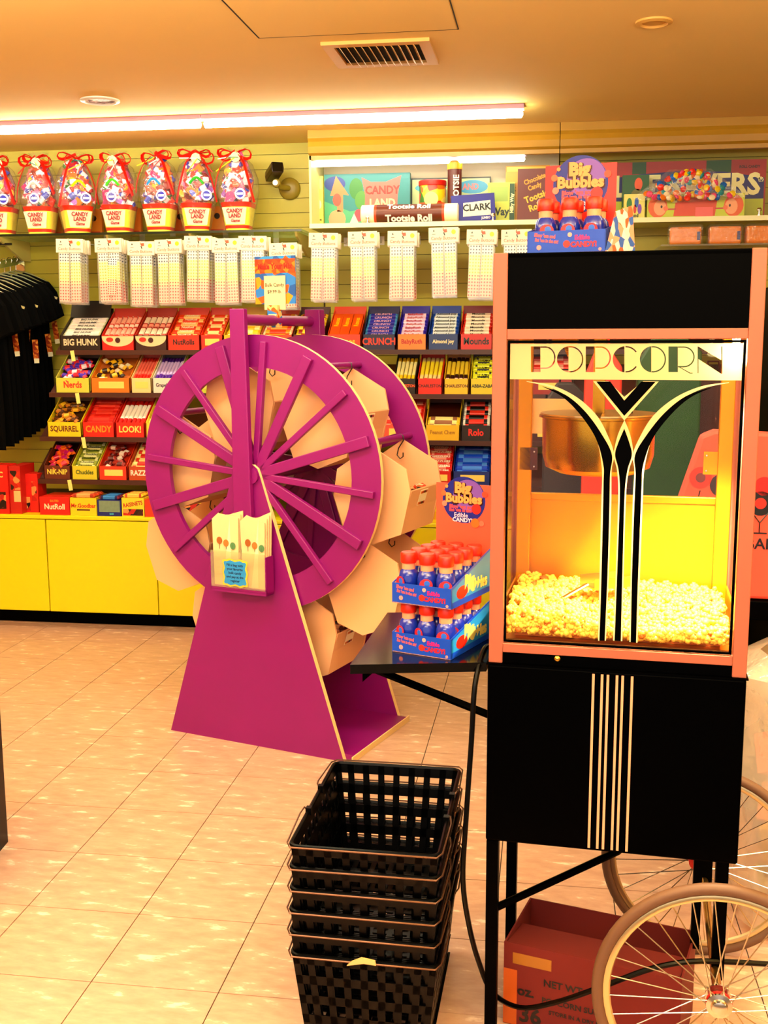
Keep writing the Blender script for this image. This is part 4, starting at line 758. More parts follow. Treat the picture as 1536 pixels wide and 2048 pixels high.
hl = MB().prism([(x*1.14+.352, z*1.14+.655) for x, z in bd], -.0655, -.0645).build('holder_label', P('#e8c84c'), hd); MB().prism([(x+.352, z+.655) for x, z in bd], -.0665, -.0657).build('label_panel', P('#3aa0e0'), hl)
for q, s in enumerate(('Fill a bag with', 'your favorite', 'bulk candy', 'and pay at the', 'register')): text(hl, s, .0125, P('#1c2a5a'), (.352, -.0669, .683-.014*q), bold=.02)
# price sign clipped to the top bar
sg = thing('price_sign', 'patterned bulk candy price sign clipped on the top bar of the magenta wheel', 'sign', MWc @ Vector((.352, .24, 1.55)), WA)
MB().box(-.085, .085, 0, .004, .045, .215).build('sign_board', cells('sign_print', ['#3a8ad0', '#d86a2c', '#2a6ab0', '#d8a030', '#3a9ad8'], 30), sg)
MB().prism([(-.085+.17*i/12, .205+.008*sin(pi*i*1.0)) for i in range(13)]+[(.085, .155), (-.085, .155)], -.001, 0).build('sign_header', cells('sign_header_print', ['#d85a24', '#e08a2c', '#c84a20'], 50), sg)
text(sg, 'Make Your Mix', .027, P('#b02c18'), (0, -.0018, .178), bold=.05, sx=.85)
cdp = MB().box(-.043, .046, -.006, -.003, .024, .145).build('price_card', P('#ecd0a8'), sg); text(cdp, 'Bulk Candy', .0175, P('#2a1c14'), (.001, -.0064, .112), bold=.01); text(cdp, '$9.99 lb.', .0175, P('#2a1c14'), (.001, -.0064, .088), bold=.01)
MB().box(-.02, .022, -.024, .008, -.04, .04).build('sign_clip', cells('clip_print', ['#e8c888', '#3a8ad0', '#d8702c'], 60), sg); MB().box(-.014, .018, -.0255, -.0242, -.022, .008).build('clip_label', P('#ecd0a8'), sg)

# ------------------------------------------------------------------ popcorn machine and its cart
PA = rad(-4.5); PP = Vector((-.105, 2.10, 0)); MM = Matrix.Translation(PP) @ Matrix.Rotation(PA, 4, 'Z'); MW, MD = .486, .40
def ml(u, v, off=0): return local(PP, PA, u, v, off)
pm = thing('popcorn_machine', 'tall popcorn machine with pink metal corner posts and etched glass front', 'popcorn machine', PP, PA)
for x0, x1, y0, y1 in ((0, .027, 0, .027), (MW-.026, MW, 0, .027), (0, .027, MD-.027, MD), (MW-.026, MW, MD-.027, MD)): MB().box(x0, x1, y0, y1, .838, 1.627).build('corner_post', COPPER, pm, bevel=.0015)
MB().box(.027, MW-.026, .004, .012, 1.487, 1.624).build('top_panel', BLACK, pm)
for s in (.004, MW-.012): MB().box(s, s+.008, .027, MD-.027, 1.487, 1.624).build('top_side_panel', BLACK, pm)
MB().box(.027, MW-.026, MD-.012, MD-.004, 1.487, 1.624).build('top_rear_panel', BLACK, pm); MB().box(.002, MW-.002, .004, MD-.004, 1.618, 1.6265).build('roof', BLACK, pm)
MB().box(.027, MW-.026, .002, .02, 1.468, 1.487).build('upper_rail', COPPER, pm, bevel=.001); MB().box(.027, MW-.026, .002, .02, .86, .878).build('lower_rail', COPPER, pm, bevel=.001)
MB().box(.027, MW-.026, .005, .012, .838, .86).build('base_panel', BLACK, pm)
for s in (.004, MW-.012): MB().box(s, s+.008, .027, MD-.027, .838, .884).build('base_side_panel', BLACK, pm)
MB().box(.027, MW-.026, MD-.012, MD-.004, .838, .884).build('base_rear_panel', BLACK, pm)
MB().lathe([(.006, .0045), (.006, .001), (.003, -.002), (.001, -.0025)], 14, (.134, 0, .853), ax='y').build('base_screw', mat('brass', '#d8b860', .25, metal=1), pm, smooth=True)
GX0, GX1, GZ0, GZ1 = .0285, .458, .880, 1.466
dr = MB().holes([rect(GX0, GX1, GZ0, GZ1), rect(GX0+.004, GX1-.005, GZ0+.004, GZ1-.005)], .006, .012).build('glass_door', BLACK, pm)
MB().box(GX0+.004, GX1-.005, .008, .0105, GZ0+.004, GZ1-.005).build('door_glass', GLASS, dr)
FROST = mat('etched_band', '#f4e2b8', .6); nt = FROST.node_tree; tl_ = nt.nodes.new('ShaderNodeBsdfTranslucent'); tl_.inputs[0].default_value = (1, .9, .62, 1); mx_ = nt.nodes.new('ShaderNodeMixShader'); mx_.inputs[0].default_value = .55
nt.links.new(nt.nodes['Principled BSDF'].outputs[0], mx_.inputs[1]); nt.links.new(tl_.outputs[0], mx_.inputs[2]); nt.links.new(mx_.outputs[0], nt.nodes['Material Output'].inputs[0])
# letters of the band, cut through it
LX = lambda q: .0725+(q-225)/2.763*.000897
z0L, z1L = 1.4065, 1.4555; hL = z1L-z0L; LZ = lambda q: z1L-(q-146)/(286-146)*hL
def arc(cx, cz, rx, rz, a0, a1, n=18): return [(cx+rx*cos(rad(a0+(a1-a0)*i/n)), cz+rz*sin(rad(a0+(a1-a0)*i/n))) for i in range(n+1)]
def L2(pts): return [ml(980+x/2.763, 640+z/2.763, .0076) for x, z in pts]
def stemP(x0): return [(x0, 146), (x0, 288), (x0+52.3, 288), (x0+52.3, 146)]
def bowl(x0, x1, zt=146, zb=270, th=7.5):
    xm = x0+(x1-x0)*.35; cx, cz, rx, rz = xm, (zt+zb)/2, x1-xm, (zb-zt)/2
    return [(x0, zt)]+[(p[0], p[1]) for p in arc(cx, cz, rx, -rz, 90, -90)]+[(x0, zb), (x0, zb-th)]+[(p[0], p[1]) for p in arc(cx, cz, rx-th, -(rz-th), -90, 90)]+[(x0, zt+th)]
def halfO(x0, x1, f=.44):
    cx, cz, rx, rz = (x0+x1)/2, 217, (x1-x0)/2, 73; xs_ = x0+(x1-x0)*f; d = math.degrees(math.acos((cx-xs_)/rx)); left = arc(cx, cz, rx, rz, 180-d, 180+d)
    dd = d; right = arc(cx, cz, rx, rz, 180+d, 540-d-0 if False else 180+d+(360-2*d)); inner = arc(cx, cz, rx-7.5, rz-7.5, 180+d+(360-2*d), 180+d)
    return left, [(x+.8, z) for x, z in right+inner]
lo, ro = halfO(370, 515); lc, _ = halfO(678, 825); lo2, ro2 = halfO(828, 972)
cC = arc(751, 217, 73, 73, 268, 325)+arc(751, 217, 65.5, 65.5, 325, 268); cD = arc(751, 217, 73, 73, 35, 92)+arc(751, 217, 65.5, 65.5, 92, 35)
letters = [stemP(226), bowl(279, 362), lo, ro, stemP(529), bowl(582, 668), lc, cC, cD, lo2, ro2, stemP(986), bowl(1039, 1131, 146, 262),
           [(1046, 262), (1104, 296), (1120, 296), (1120, 291), (1106, 291), (1054, 262)], [(1147, 146), (1147, 294), (1152, 294), (1152, 216), (1277, 297), (1284, 297), (1284, 146), (1278, 146), (1278, 222), (1154, 148)]]
band = [rect(GX0+.0045, GX1-.0055, 1.3935, GZ1-.006)]+[L2(l) for l in letters]
MB().holes(band, .0076, None).build('etched_sign_band', FROST, dr)
# deco fountain: black shapes with etched pale outlines
DX = lambda q: LX(q); DZ = lambda q: 1.391-(q-340)*(.4935/1435.0)
def curve(pts, n=14):
    out = []; p = [pts[0]]+list(pts)+[pts[-1]]
    for i in range(1, len(p)-2):
        for k in range(n//2):
            t = k/(n//2); a, b, c, d = p[i-1], p[i], p[i+1], p[i+2]
            out.append(tuple(.5*((2*b[j])+(-a[j]+c[j])*t+(2*a[j]-5*b[j]+4*c[j]-d[j])*t*t+(-a[j]+3*b[j]-3*c[j]+d[j])*t**3) for j in (0, 1)))
    return out+[pts[-1]]
def sx_(q, z): return q-(z-700)*.017 if z > 700 else q            # the photo's lean, undone
def dpt(pts, y=.0074): return [ml(980+x/2.763, 640+z/2.763, y) for x, z in pts]
AXM = .2478
def deco(name, loop, m, y): MB().holes([loop], y, None).build(name, m, dr)
def mir(pts): return [(2*AXM-x, z) for x, z in pts]
wo = dpt(curve([(202, 341), (330, 372), (440, 432), (530, 530), (590, 660), (618, 820), (616, 1000), (606, 1400), (597, 1772)])); wi = dpt(curve([(202, 338), (345, 362), (480, 427), (590, 528), (655, 648), (686, 745), (672, 830), (670, 1000), (657, 1400), (641, 1772)]))
bo = dpt(curve([(290, 368), (400, 425), (500, 525), (585, 655), (626, 800), (627, 900), (623, 1100), (613, 1500), (604, 1772)])); bi = dpt(curve([(290, 366), (420, 415), (530, 510), (620, 635), (674, 745), (664, 850), (661, 1000), (650, 1400), (634, 1772)]))
cdo = dpt(curve([(742, 555), (705, 640), (684, 745), (702, 830), (709, 960), (699, 1300), (680, 1772)])); cdb = dpt(curve([(742, 600), (708, 680), (691, 745), (710, 830), (717, 960), (706, 1300), (688, 1772)]))
for f in (lambda q: q, mir):
    deco('etched_outline', f(wo+wi[::-1]), FROST, .0074); deco('black_plume', f(bo+bi[::-1]), BLACK, .0070)
deco('etched_outline', cdo+mir(cdo)[::-1], FROST, .0074); deco('black_plume', cdb+mir(cdb)[::-1], BLACK, .0070)
v1_ = dpt([(570, 338), (742, 555)]); v2_ = dpt([(742, 425), (655, 338)]); deco('etched_outline', v1_+mir(v1_[:1])+mir(v2_[1:])+v2_, FROST, .0074)
v1_ = dpt([(587, 340), (742, 530)]); v2_ = dpt([(742, 445), (665, 340)]); deco('black_plume', v1_+mir(v1_[:1])+mir(v2_[1:])+v2_, BLACK, .0070)
# cabinet inside
YS = mat('yellow_lit_steel', '#d89c10', .35, metal=.5)
MB().box(.012, MW-.012, .02, MD-.008, .872, .884).build('floor_pan', STEEL, pm)
MB().box(.012, MW-.012, .02, MD-.008, 1.469, 1.475).build('cabinet_ceiling', STEEL, pm)
MB().box(.027, MW-.027, MD-.02, MD-.012, .884, 1.118).build('rear_door', YS, pm); MB().box(.027, MW-.027, MD-.024, MD-.012, 1.110, 1.126).build('rear_door_rail', YS, pm, bevel=.002)
MB().box(.027, MW-.027, MD-.012, MD-.009, 1.126, 1.469).build('rear_glass', GLASS, pm)
for s in (.006, MW-.009): MB().box(s, s+.003, .027, MD-.027, .884, 1.469).build('side_glass', GLASS, pm)
for x in (.014, MW-.044): 
    MB().box(x, x+.03, MD-.05, MD-.028, .884, 1.469).build('inner_post', YS, pm, bevel=.002)
for s in (.012, MW-.016): MB().box(s, s+.004, .03, MD-.03, .884, .935).build('side_kick', YS, pm)
# kettle
kx0, kz = ml(1085, 830, .2); kx1, _ = ml(1312, 825, .2); kb = ml(1200, 947, .2)[1]; kx, kr = (kx0+kx1)/2, (kx1-kx0)/2
KET = mat('kettle_steel', '#c89c3c', .22, metal=1)
k = MB().lathe([(.01, kb), (kr*.7, kb+.003), (kr*.93, kb+.015), (kr*.99, kb+.04), (kr, kz-.004), (kr*1.06, kz-.002), (kr*1.06, kz+.002), (kr*.96, kz+.003), (kr*.95, kz-.02), (.01, kz-.03)], 40, (kx, .2, 0)).build('kettle', KET, pm, smooth=True)
for s in (-1, 1): MB().prism([(p[0]*s+kx+s*.004, p[1]+.2) for p in arc(0, 0, kr*1.0, kr*1.0, -88, 88, 20)][::s], kz+.003, kz+.006, 'z').build('kettle_lid', mat('lid_steel', '#e8c890', .3, metal=1), k)
MB().lathe([(.008, kz+.006), (.008, kz+.012), (.003, kz+.016)], 10, (kx+.06, .2, 0)).build('lid_knob', BLACK, k)
MB().box(kx-.012, kx+.012, .185, .215, kz+.007, 1.469).build('kettle_hanger', KET, k)
MB().tube([(ml(1130, 762, .17)[0]+.018*(i/30)**1.5*1.6, .17+.02*i/30, 1.468-.072*i/30) for i in range(31)], [.006+.0012*(i % 2) for i in range(31)], 10).build('conduit', KET, pm, smooth=True)
MB().box(.1, .15, .14, .2, 1.452, 1.469).build('motor_cover', YS, pm, bevel=.003)
cd0 = ml(1063, 797, .37); cd1 = ml(1150, 868, .37); MB().box(cd0[0], cd1[0], .366, .368, cd1[1], cd0[1]).build('instruction_card', P('#e8d0a0'), pm)
bx = ml(1407, 902, .37); bx1 = ml(1447, 948, .37); bp_ = MB().box(bx[0], bx1[0]+.006, .355, .362, bx1[1], bx[1]).build('latch_plate', YS, pm)
bx2 = ml(1046, 893, .37); bp2 = MB().box(bx2[0]-.005, bx2[0]+.034, .35, .356, bx2[1]-.05, bx2[1]).build('latch_plate', P('#5a1a0c'), pm)
for zz in (.008, -.008+bx[1]-bx1[1]): MB().lathe([(.003, .3545), (.002, .3525)], 8, (bx[0]+.006, 0, bx1[1]+zz), ax='y').build('rivet', CHROME, bp_); MB().lathe([(.003, .3495), (.002, .3475)], 8, (bx2[0]+.027, 0, bx2[1]-.05+zz), ax='y').build('rivet', CHROME, bp2)
# bulb in the ceiling of the cabinet
BULB = Vector((.444, .05, 1.44))
MB().lathe([(.007, .028), (.007, .01), (.011, -.002), (.012, -.008), (.008, -.016), (.002, -.018)], 16, BULB).build('lamp_bulb', mat('lit_bulb', '#fff0c0', emit=(1, .72, .3, 1), es=60), pm, smooth=True)
l = bpy.data.lights.new('popcorn_lamp', 'SPOT'); l.energy = 85; l.color = (1, .84, .50); l.spot_size = rad(105); l.spot_blend = .6; l.shadow_soft_size = .02
lo_ = bpy.data.objects.new('popcorn_lamp', l); COL.objects.link(lo_); lo_.location = MM @ (BULB+Vector((-.012, .03, -.03)))
# popcorn: a heap of popped kernels, too many to count
rnd = random.Random(11); import numpy as np
def kernel(sd):
    r = random.Random(sd); V, Fc = [], []
    for q in range(4):
        c = Vector((r.uniform(-1, 1), r.uniform(-1, 1), r.uniform(-.6, .8))).normalized()*.0052; R_ = r.uniform(.0045, .0065); b = len(V)
        ico = [(0, 0, -1), (.72, -.53, -.45), (-.28, -.85, -.45), (-.89, 0, -.45), (-.28, .85, -.45), (.72, .53, -.45), (.28, -.85, .45), (-.72, -.53, .45), (-.72, .53, .45), (.28, .85, .45), (.89, 0, .45), (0, 0, 1)]
        V += [c+Vector(i)*R_*r.uniform(.85, 1.15) for i in ico]
        Fc += [tuple(x+b for x in f) for f in ((0, 2, 1), (0, 3, 2), (0, 4, 3), (0, 5, 4), (0, 1, 5), (1, 2, 6), (2, 3, 7), (3, 4, 8), (4, 5, 9), (5, 1, 10), (1, 6, 10), (2, 7, 6), (3, 8, 7), (4, 9, 8), (5, 10, 9), (6, 7, 11), (7, 8, 11), (8, 9, 11), (9, 10, 11), (10, 6, 11))]
    return V, Fc
KN = [kernel(i) for i in range(8)]; PV, PF, PMI = [], [], []
def hgt(x, y): return .918+.018*(y/.36)+.008*sin(9*x+1)+.006*sin(17*x+6*y)
def addk(x, y, z):
    V, Fc = KN[rnd.randrange(8)]; R_ = Euler((rnd.uniform(0, 6), rnd.uniform(0, 6), rnd.uniform(0, 6))).to_matrix(); b = len(PV)
    sc = rnd.uniform(.85, 1.2); PV.extend([tuple(R_ @ v*sc+Vector((x, y, z))) for v in V]); PF.extend([tuple(i+b for i in f) for f in Fc]); mi = 1 if rnd.random() < .12 else 0; PMI.extend([mi]*len(Fc))
for i in range(2300): x, y = rnd.uniform(.032, .452), rnd.uniform(.028, .335); addk(x, y, hgt(x, y)+rnd.uniform(-.008, .006))
for i in range(900): x = rnd.uniform(.035, .45); addk(x, rnd.uniform(.026, .034), rnd.uniform(.9, hgt(x, .03)))
me = bpy.data.meshes.new('popcorn'); me.from_pydata(PV, [], PF); me.materials.append(mat('popcorn_white', '#f2cc5c', .6)); me.materials.append(mat('popcorn_toasted', '#d07a14', .6)); me.polygons.foreach_set('material_index', PMI); me.polygons.foreach_set('use_smooth', [True]*len(PF))
po = put('popcorn', me, None, PP, (0, 0, PA)); stuff(po); tag(po, 'heap of yellow popped popcorn filling the bottom of the glass machine', 'popcorn')
MB().box(.046, .44, .045, .345, .8845, .905).build('popcorn_bed', MATS['popcorn_toasted'], po)
a, b = ml(1112, 1217, .13), ml(1200, 1168, .2)
sc_ = thing('popcorn_scoop', 'metal scoop half buried in the popcorn', 'scoop', MM @ Vector((a[0], .13, .945)), PA)
MB().tube([(0, 0, -.01), (.03, .02, .006), (.06, .045, .02)], .006, 8, flat=.6).build('scoop_handle', STEEL, sc_, smooth=True)
MB().mark().prism([(-.028, 0), (.028, 0), (.03, .09), (-.024, .09)], 0, .002, 'z').box(-.028, -.026, 0, .09, 0, .022).box(.026, .028, 0, .09, 0, .022).tr(Matrix.Translation((.06, .045, .014)) @ Matrix.Rotation(rad(-55), 4, 'Z')).build('scoop_pan', STEEL, sc_)

ca = thing('popcorn_cart', 'black popcorn cart with pale pinstripes, a side flap and two spoked wheels', 'cart', PP, PA)
MB().box(-.002, MW+.001, .0, MD, .464, .834).build('cart_body', BLACK, ca, bevel=.004); MB().box(-.004, MW+.004, -.004, MD+.004, .8345, .8375).build('cart_top', BLACK, ca)
STR = P('#dcae92')
for u in (1190.3, 1207.7, 1219.4, 1237.6, 1249, 1268): x = ml(u, 1345)[0]; MB().box(x-.0024-.003, x+.0024-.003, -.0012, 0, .470, .828).build('pinstripe', STR, ca)
for x0, y0 in ((0, .0), (.0, MD-.025)): MB().box(x0, x0+.024, y0, y0+.025, 0, .464).build('leg', BLACK, ca)
HZ, FO, BO, HX = .237, -.10, .47, .455
for x, y in ((.448, .004), (.448, MD-.026)): MB().box(x, x+.024, y, y+.022, HZ-.02, .464).build('leg', BLACK, ca)
MB().tube([(.02, .03, .305), (.26, .2, .372), (.33, .25, .43)], .008, 8).build('cross_brace', BLACK, ca); MB().box(.418, .436, .18, .2, HZ-.06, .464).build('rear_strut', BLACK, ca)
MB().lathe([(.009, FO-.02), (.009, BO+.02)], 12, (HX, 0, HZ), ax='y').build('axle', STEEL, ca, smooth=True)
RUB = mat('grey_tyre', '#7a5a44', .6); RIMM = mat('rim_steel', '#d8c8a0', .3, metal=.9)
spk = None
for yy in (FO, BO):
    w_ = bpy.data.objects.new('wheel', None); COL.objects.link(w_); w_.parent = ca; w_.location = (HX, yy, HZ); w_.rotation_euler = (0, rad(7), 0)
    circ = lambda R_: [(R_*cos(2*pi*i/64), 0, R_*sin(2*pi*i/64)) for i in range(64)]
    MB().tube(circ(.2245), .0115, 10, closed=True).build('tyre', RUB, w_, smooth=True)
    MB().tube(circ(.208), .0065, 8, closed=True, flat=1.2).build('rim', RIMM, w_, smooth=True)
    MB().lathe([(.008, -.03), (.014, -.028), (.016, -.02), (.024, -.018), (.024, -.014), (.012, -.012), (.012, .012), (.024, .014), (.024, .018), (.012, .02), (.008, .03)], 22, ax='y').build('wheel_hub', CHROME, w_, smooth=True)
    MB().lathe([(.0245, -.012), (.0245, -.006)], 20, ax='y').build('hub_band', P('#c8281c'), w_, smooth=True)
    if spk is None: spk = [MB().tube([(.021*cos(.5*s), sd*.016, .021*sin(.5*s)), (.203, sd*.001, 0)], .0013, 5).mesh('spoke', CHROME) for s, sd in ((1, 1), (-1, 1), (1, -1), (-1, -1))]
    for q in range(32): put('spoke', spk[q % 4], w_, (0, 0, 0), (0, rad(q*11.25), 0))
    if yy == BO: MB().lathe([(.001, -.004), (.022, -.004), (.022, .004), (.001, .004)], 16, ax='y').build('reflector', P('#d8301c'), w_, (-.012, -.03, .012))
# side flap on the left of the cart
fp = [atZ(u, v, .834) for u, v in ((697, 1333), (970, 1338), (775, 1225))]
flp = [MM.inverted() @ p for p in fp]
xl = (flp[0].x+flp[2].x)/2
MB().prism([(flp[0].x, flp[0].y+.012), (-.006, .012), (-.006, .43), (flp[2].x, flp[2].y)], .815, .834, 'z').build('side_flap', mat('glossy_black', '#0a0808', .12, spec=.6), ca)
MB().prism([(flp[0].x+.002, .77), (flp[0].x+.002, .815), (flp[0].x+.05, .815)], .03, .42, 'y').build('flap_skirt', BLACK, ca)
MB().tube([(flp[0].x+.004, .06, .795), (-.004, .06, .708)], .0085, 4).build('flap_brace', BLACK, ca); MB().tube([(flp[0].x+.004, .38, .795), (-.004, .38, .708)], .0085, 4).build('flap_brace', BLACK, ca)

# power cord
cp_ = [(985, 1292, 2.16), (968, 1300, 2.14), (950, 1370, 2.09), (943, 1480, 2.08), (932, 1640, 2.07), (926, 1760, 2.07), (938, 1850, 2.1), (958, 1925, 2.17), (985, 1985, 2.2), (1040, 2015, 2.13), (1110, 2005, 2.10), (1200, 1975, 2.06), (1300, 1938, 2.045), (1385, 1923, 2.05), (1480, 1925, 2.09), (1560, 1930, 2.12)]
pts = [atY(*q) for q in cp_]; sm = []
for i in range(len(pts)-1):
    for q in range(5):
        a, b, c, d = pts[max(i-1, 0)], pts[i], pts[i+1], pts[min(i+2, len(pts)-1)]; t_ = q/5
        sm.append(.5*((2*b)+(c-a)*t_+(2*a-5*b+4*c-d)*t_*t_+(-a+3*b-3*c+d)*t_**3))
tag(MB().tube(sm, .0055, 8).build('power_cord', BLACKP, None, smooth=True), 'black power cord looping down the side of the cart and across under it', 'cord')

# ------------------------------------------------------------------ bubble candy displays
BLUEP = P('#1c5cd0'); PINKW = mat('tray_inside', '#e8b8a8', .6); ORR = P('#e8401c'); SKY = P('#3a9ad8')
def bottle(root):
    b = MB().lathe([(.012, 0), (.019, .002), (.0205, .012), (.019, .026), (.0205, .036), (.0205, .05), (.018, .06), (.0135, .066)], 18).build('bottle_body', mat('blue_bottle', '#2340b4', .15, coat=.3), root, smooth=True)
    MB().lathe([(.001, .003), (.0165, .004), (.0165, .055), (.001, .056)], 14).build('bubble_liquid', P('#1430b0', .2), root, smooth=True)
    MB().lathe([(.0135, .0655), (.0135, .084), (.001, .0845)], 16).build('bottle_neck', P('#f0a888'), root, smooth=True)
    MB().lathe([(.0160, .079), (.0165, .081), (.0165, .098), (.0145, .1005), (.001, .101)], 18).build('bottle_cap', mat('orange_cap', '#e4340e', .35), root, smooth=True)
    f = MB().mark().prism(oval(0, .018, .011, .012), -.0212, -.0208).build('bottle_print', P('#7a3a1c'), root); text(f, 'BIG', .0125, P('#f4e0b0'), (0, -.0215, .018), bold=.05)
    MB().prism(oval(0, .04, .0135, .0125), -.0214, -.021).build('bottle_print', P('#d83440'), root); MB().prism(oval(.002, .043, .006, .006), -.0218, -.0214).build('bottle_print', P('#3a7ae0'), root)
def slope_tray(root, w, d, h, hb, wordside=True, flare=0):
    MB().box(-w, w, 0, d, 0, .002).build('tray_floor', PINKW, root)
    f = MB().box(-w, w, 0, .0015, 0, h).build('tray_front', BLUEP, root)
    text(f, 'Edible', h*.28, P('#e03090'), (w*.42, -.0008, h*.66), bold=.04); text(f, 'CANDY!', h*.31, P('#e03048'), (w*.46, -.0008, h*.36), bold=.06)
    text(f, "Blow 'em and", h*.22, P('#f0707a'), (-w*.55, -.0008, h*.78), (pi/2, .12, 0), bold=.05, sx=.8); text(f, "Eat 'em in the air!", h*.2, P('#f0707a'), (-w*.5, -.0008, h*.56), (pi/2, .12, 0), bold=.05, sx=.75)
    for cx, cz, r, c in ((-.7, .28, .11, '#f4a0a0'), (.1, .8, .1, '#f4b0a8'), (.02, .4, .16, '#e84030'), (.88, .14, .07, '#f4a0a0')): flat(f, 'printed_bubble', oval(cx*w, cz*h, r*h, r*h), 0, P(c), .0006)
    for s in (-1, 1):
        sd = MB().prism([(0, 0), (d, 0), (d, hb), (0, h)], s*w-.0008, s*w+.0008, 'x', 0).build('tray_side', [BLUEP], root, (0, 0, 0))
        MB().prism([(.003, .002), (d-.002, .002), (d-.002, hb-.003), (.003, h-.002)], s*w-(s*.0008)-.0004*s, s*w-.0008*s-.0008*s, 'x').build('side_lining', PINKW, sd)
        if wordside:
            g = MB().prism([(.004, h*.3), (d-.004, h*.3), (d-.004, hb-.004), (.004, h-.004)], s*w+s*.0008, s*w+s*.0011, 'x').build('side_print', SKY, sd)
            text(g, 'Big', .036, P('#f2e08a'), (s*(w+.0016), d*.42, h*1.0), (pi/2, 0, s*pi/2), bold=.09, name='lettering'); text(g, 'Bubbles', .03, P('#f2e08a'), (s*(w+.0016), d*.62, h*.7), (pi/2, 0, s*pi/2), bold=.09)
            MB().prism([(p[0], p[1]) for p in oval(.05, h*.62, .026, h*.32)], s*(w+.0011), s*(w+.0015), 'x').build('printed_bubble', P('#d8341c'), g)
def header(root, w, y, z0, z1, face):
    h = MB().box(-w, w, y, y+.002, z0, z1).build('header_card', face, root); H_ = z1-z0; r = H_*.305; cz = z0+H_*.79
    MB().prism(oval(0, cz, r, r, 36), y-.0006, y).build('header_disc', P('#1c2a9c'), h); MB().prism(oval(.2*r, cz+.22*r, (.7*r), .66*r, 36), y-.0009, y-.0006).build('header_glow', P('#8a62c0'), h)
    for dx, dz in ((-.03, -.03), (.03, -.03), (0, -.05), (0, 0)): c = '#5a1420' if (dx, dz) != (0, 0) else '#f2a868'; yy = y-.0012 if dz else y-.0018; text(h, 'Big', r*.62, P(c), (dx*r-.05*r, yy, cz+.5*r+dz*r), bold=.06 if dz == 0 else .1); text(h, 'Bubbles', r*.54, P(c), (dx*r, yy, cz+.05*r+dz*r), bold=.05 if dz == 0 else .09)
    text(h, "Blow 'em and", r*.21, P('#f0606a'), (-.1*r, y-.0014, cz-.3*r), bold=.05); text(h, "Eat 'em in the air!", r*.19, P('#f0606a'), (0, y-.0014, cz-.45*r), bold=.05)
    text(h, 'Edible', r*.27, P('#e8d8f4'), (-.12*r, y-.0014, cz-.66*r), bold=.01); text(h, 'CANDY!', r*.25, P('#e8d8f4'), (-.05*r, y-.0014, cz-.87*r), bold=.03)
    for cx, cz_, rr, c in ((-.95, .25, .12, '#f07a50'), (.6, -.35, .22, '#d83424'), (.55, -.95, .2, '#e87a2c'), (.85, -.95, .12, '#f0806a'), (-.9, -.2, .12, '#f09080'), (.98, .3, .13, '#e85a3c'), (-.8, .55, .07, '#e8a060')): MB().prism(oval(cx*r, cz+cz_*r, rr*r, rr*r), y-.0022, y-.0012).build('printed_bubble', P(c), h)
TZ = .8345; TA = rad(-21); TC = Vector((-.182, 2.115, TZ)); TWH, TD = .066, .2
tx = Vector((cos(TA), sin(TA), 0)); ty = Vector((-sin(TA), cos(TA), 0)); tb = TC-tx*TWH
t1 = thing('display_tray', 'lower blue cardboard tray of bubble bottles on the cart flap', 'display tray', tb, TA); slope_tray(t1, TWH, TD, .042, .085)
t2 = thing('display_tray', 'upper blue tray of bubble bottles with a round headed card, stacked on the lower bottles', 'display tray', tb+Vector((0, 0, .1035)), TA); slope_tray(t2, TWH, TD, .042, .095); header(t2, TWH, TD-.003, .06, .225, P('#ea6a52'))
bot = thing('bubble_bottle', 'x', 'bottle', (0, 0, 0)); bottle(bot); first = True
for tr, zb, nn in ((0, .0025, 'lower'), (1, .106, 'upper')):
    for r in range(4):
        for c in range(3):
            p = tb+tx*((c-1)*.0425)+ty*(.026+.0445*r)+Vector((0, 0, zb)); rz_ = TA+random.uniform(-.5, .5)
            lb = f'orange capped blue bubble bottle in the {nn} flap tray, {["front", "second", "third", "back"][r]} row, {["left", "middle", "right"][c]}'
            if tr == 1 and r == 0 and c == 0: pass
            if first: bot.location = p; bot.rotation_euler = (0, 0, rz_); bot['label'] = lb; bot['group'] = 'bubble bottles on the flap'; first = False
            else: dup(bot, p, rz_, lb, 'bubble bottles on the flap')
tt = Vector((.028, 2.135, 1.6275)); TT3 = rad(-13)
t3 = thing('display_tray', 'blue tray of bubble bottles with a red back card, on the popcorn machine', 'display tray', tt, TT3); slope_tray(t3, .073, .12, .042, .062, False); header(t3, .07, .122, .0, .178, P('#e0301a'))
MB().mark().prism([(0, 0), (.1, 0), (.085, .09), (.03, .075)], 0, .0012, 'x').tr(Matrix.Translation((.0735, 0, 0)) @ Matrix.Rotation(rad(-24), 4, 'Z')).build('open_flap', cells('flap_print', ['#e8d8f0', '#e8785a', '#4a7ad8', '#f0b0a0', '#f4ece8'], 70), t3)
for r in range(2):
    for c in range(3): dup(bot, tt+Matrix.Rotation(TT3, 3, 'Z') @ Vector(((c-1)*.046, .03+.048*r, .0025)), random.uniform(-.4, .4), f'orange capped bubble bottle in the tray on the machine, {["front", "back"][r]} row, {["left", "middle", "right"][c]}', 'bubble bottles on the machine')

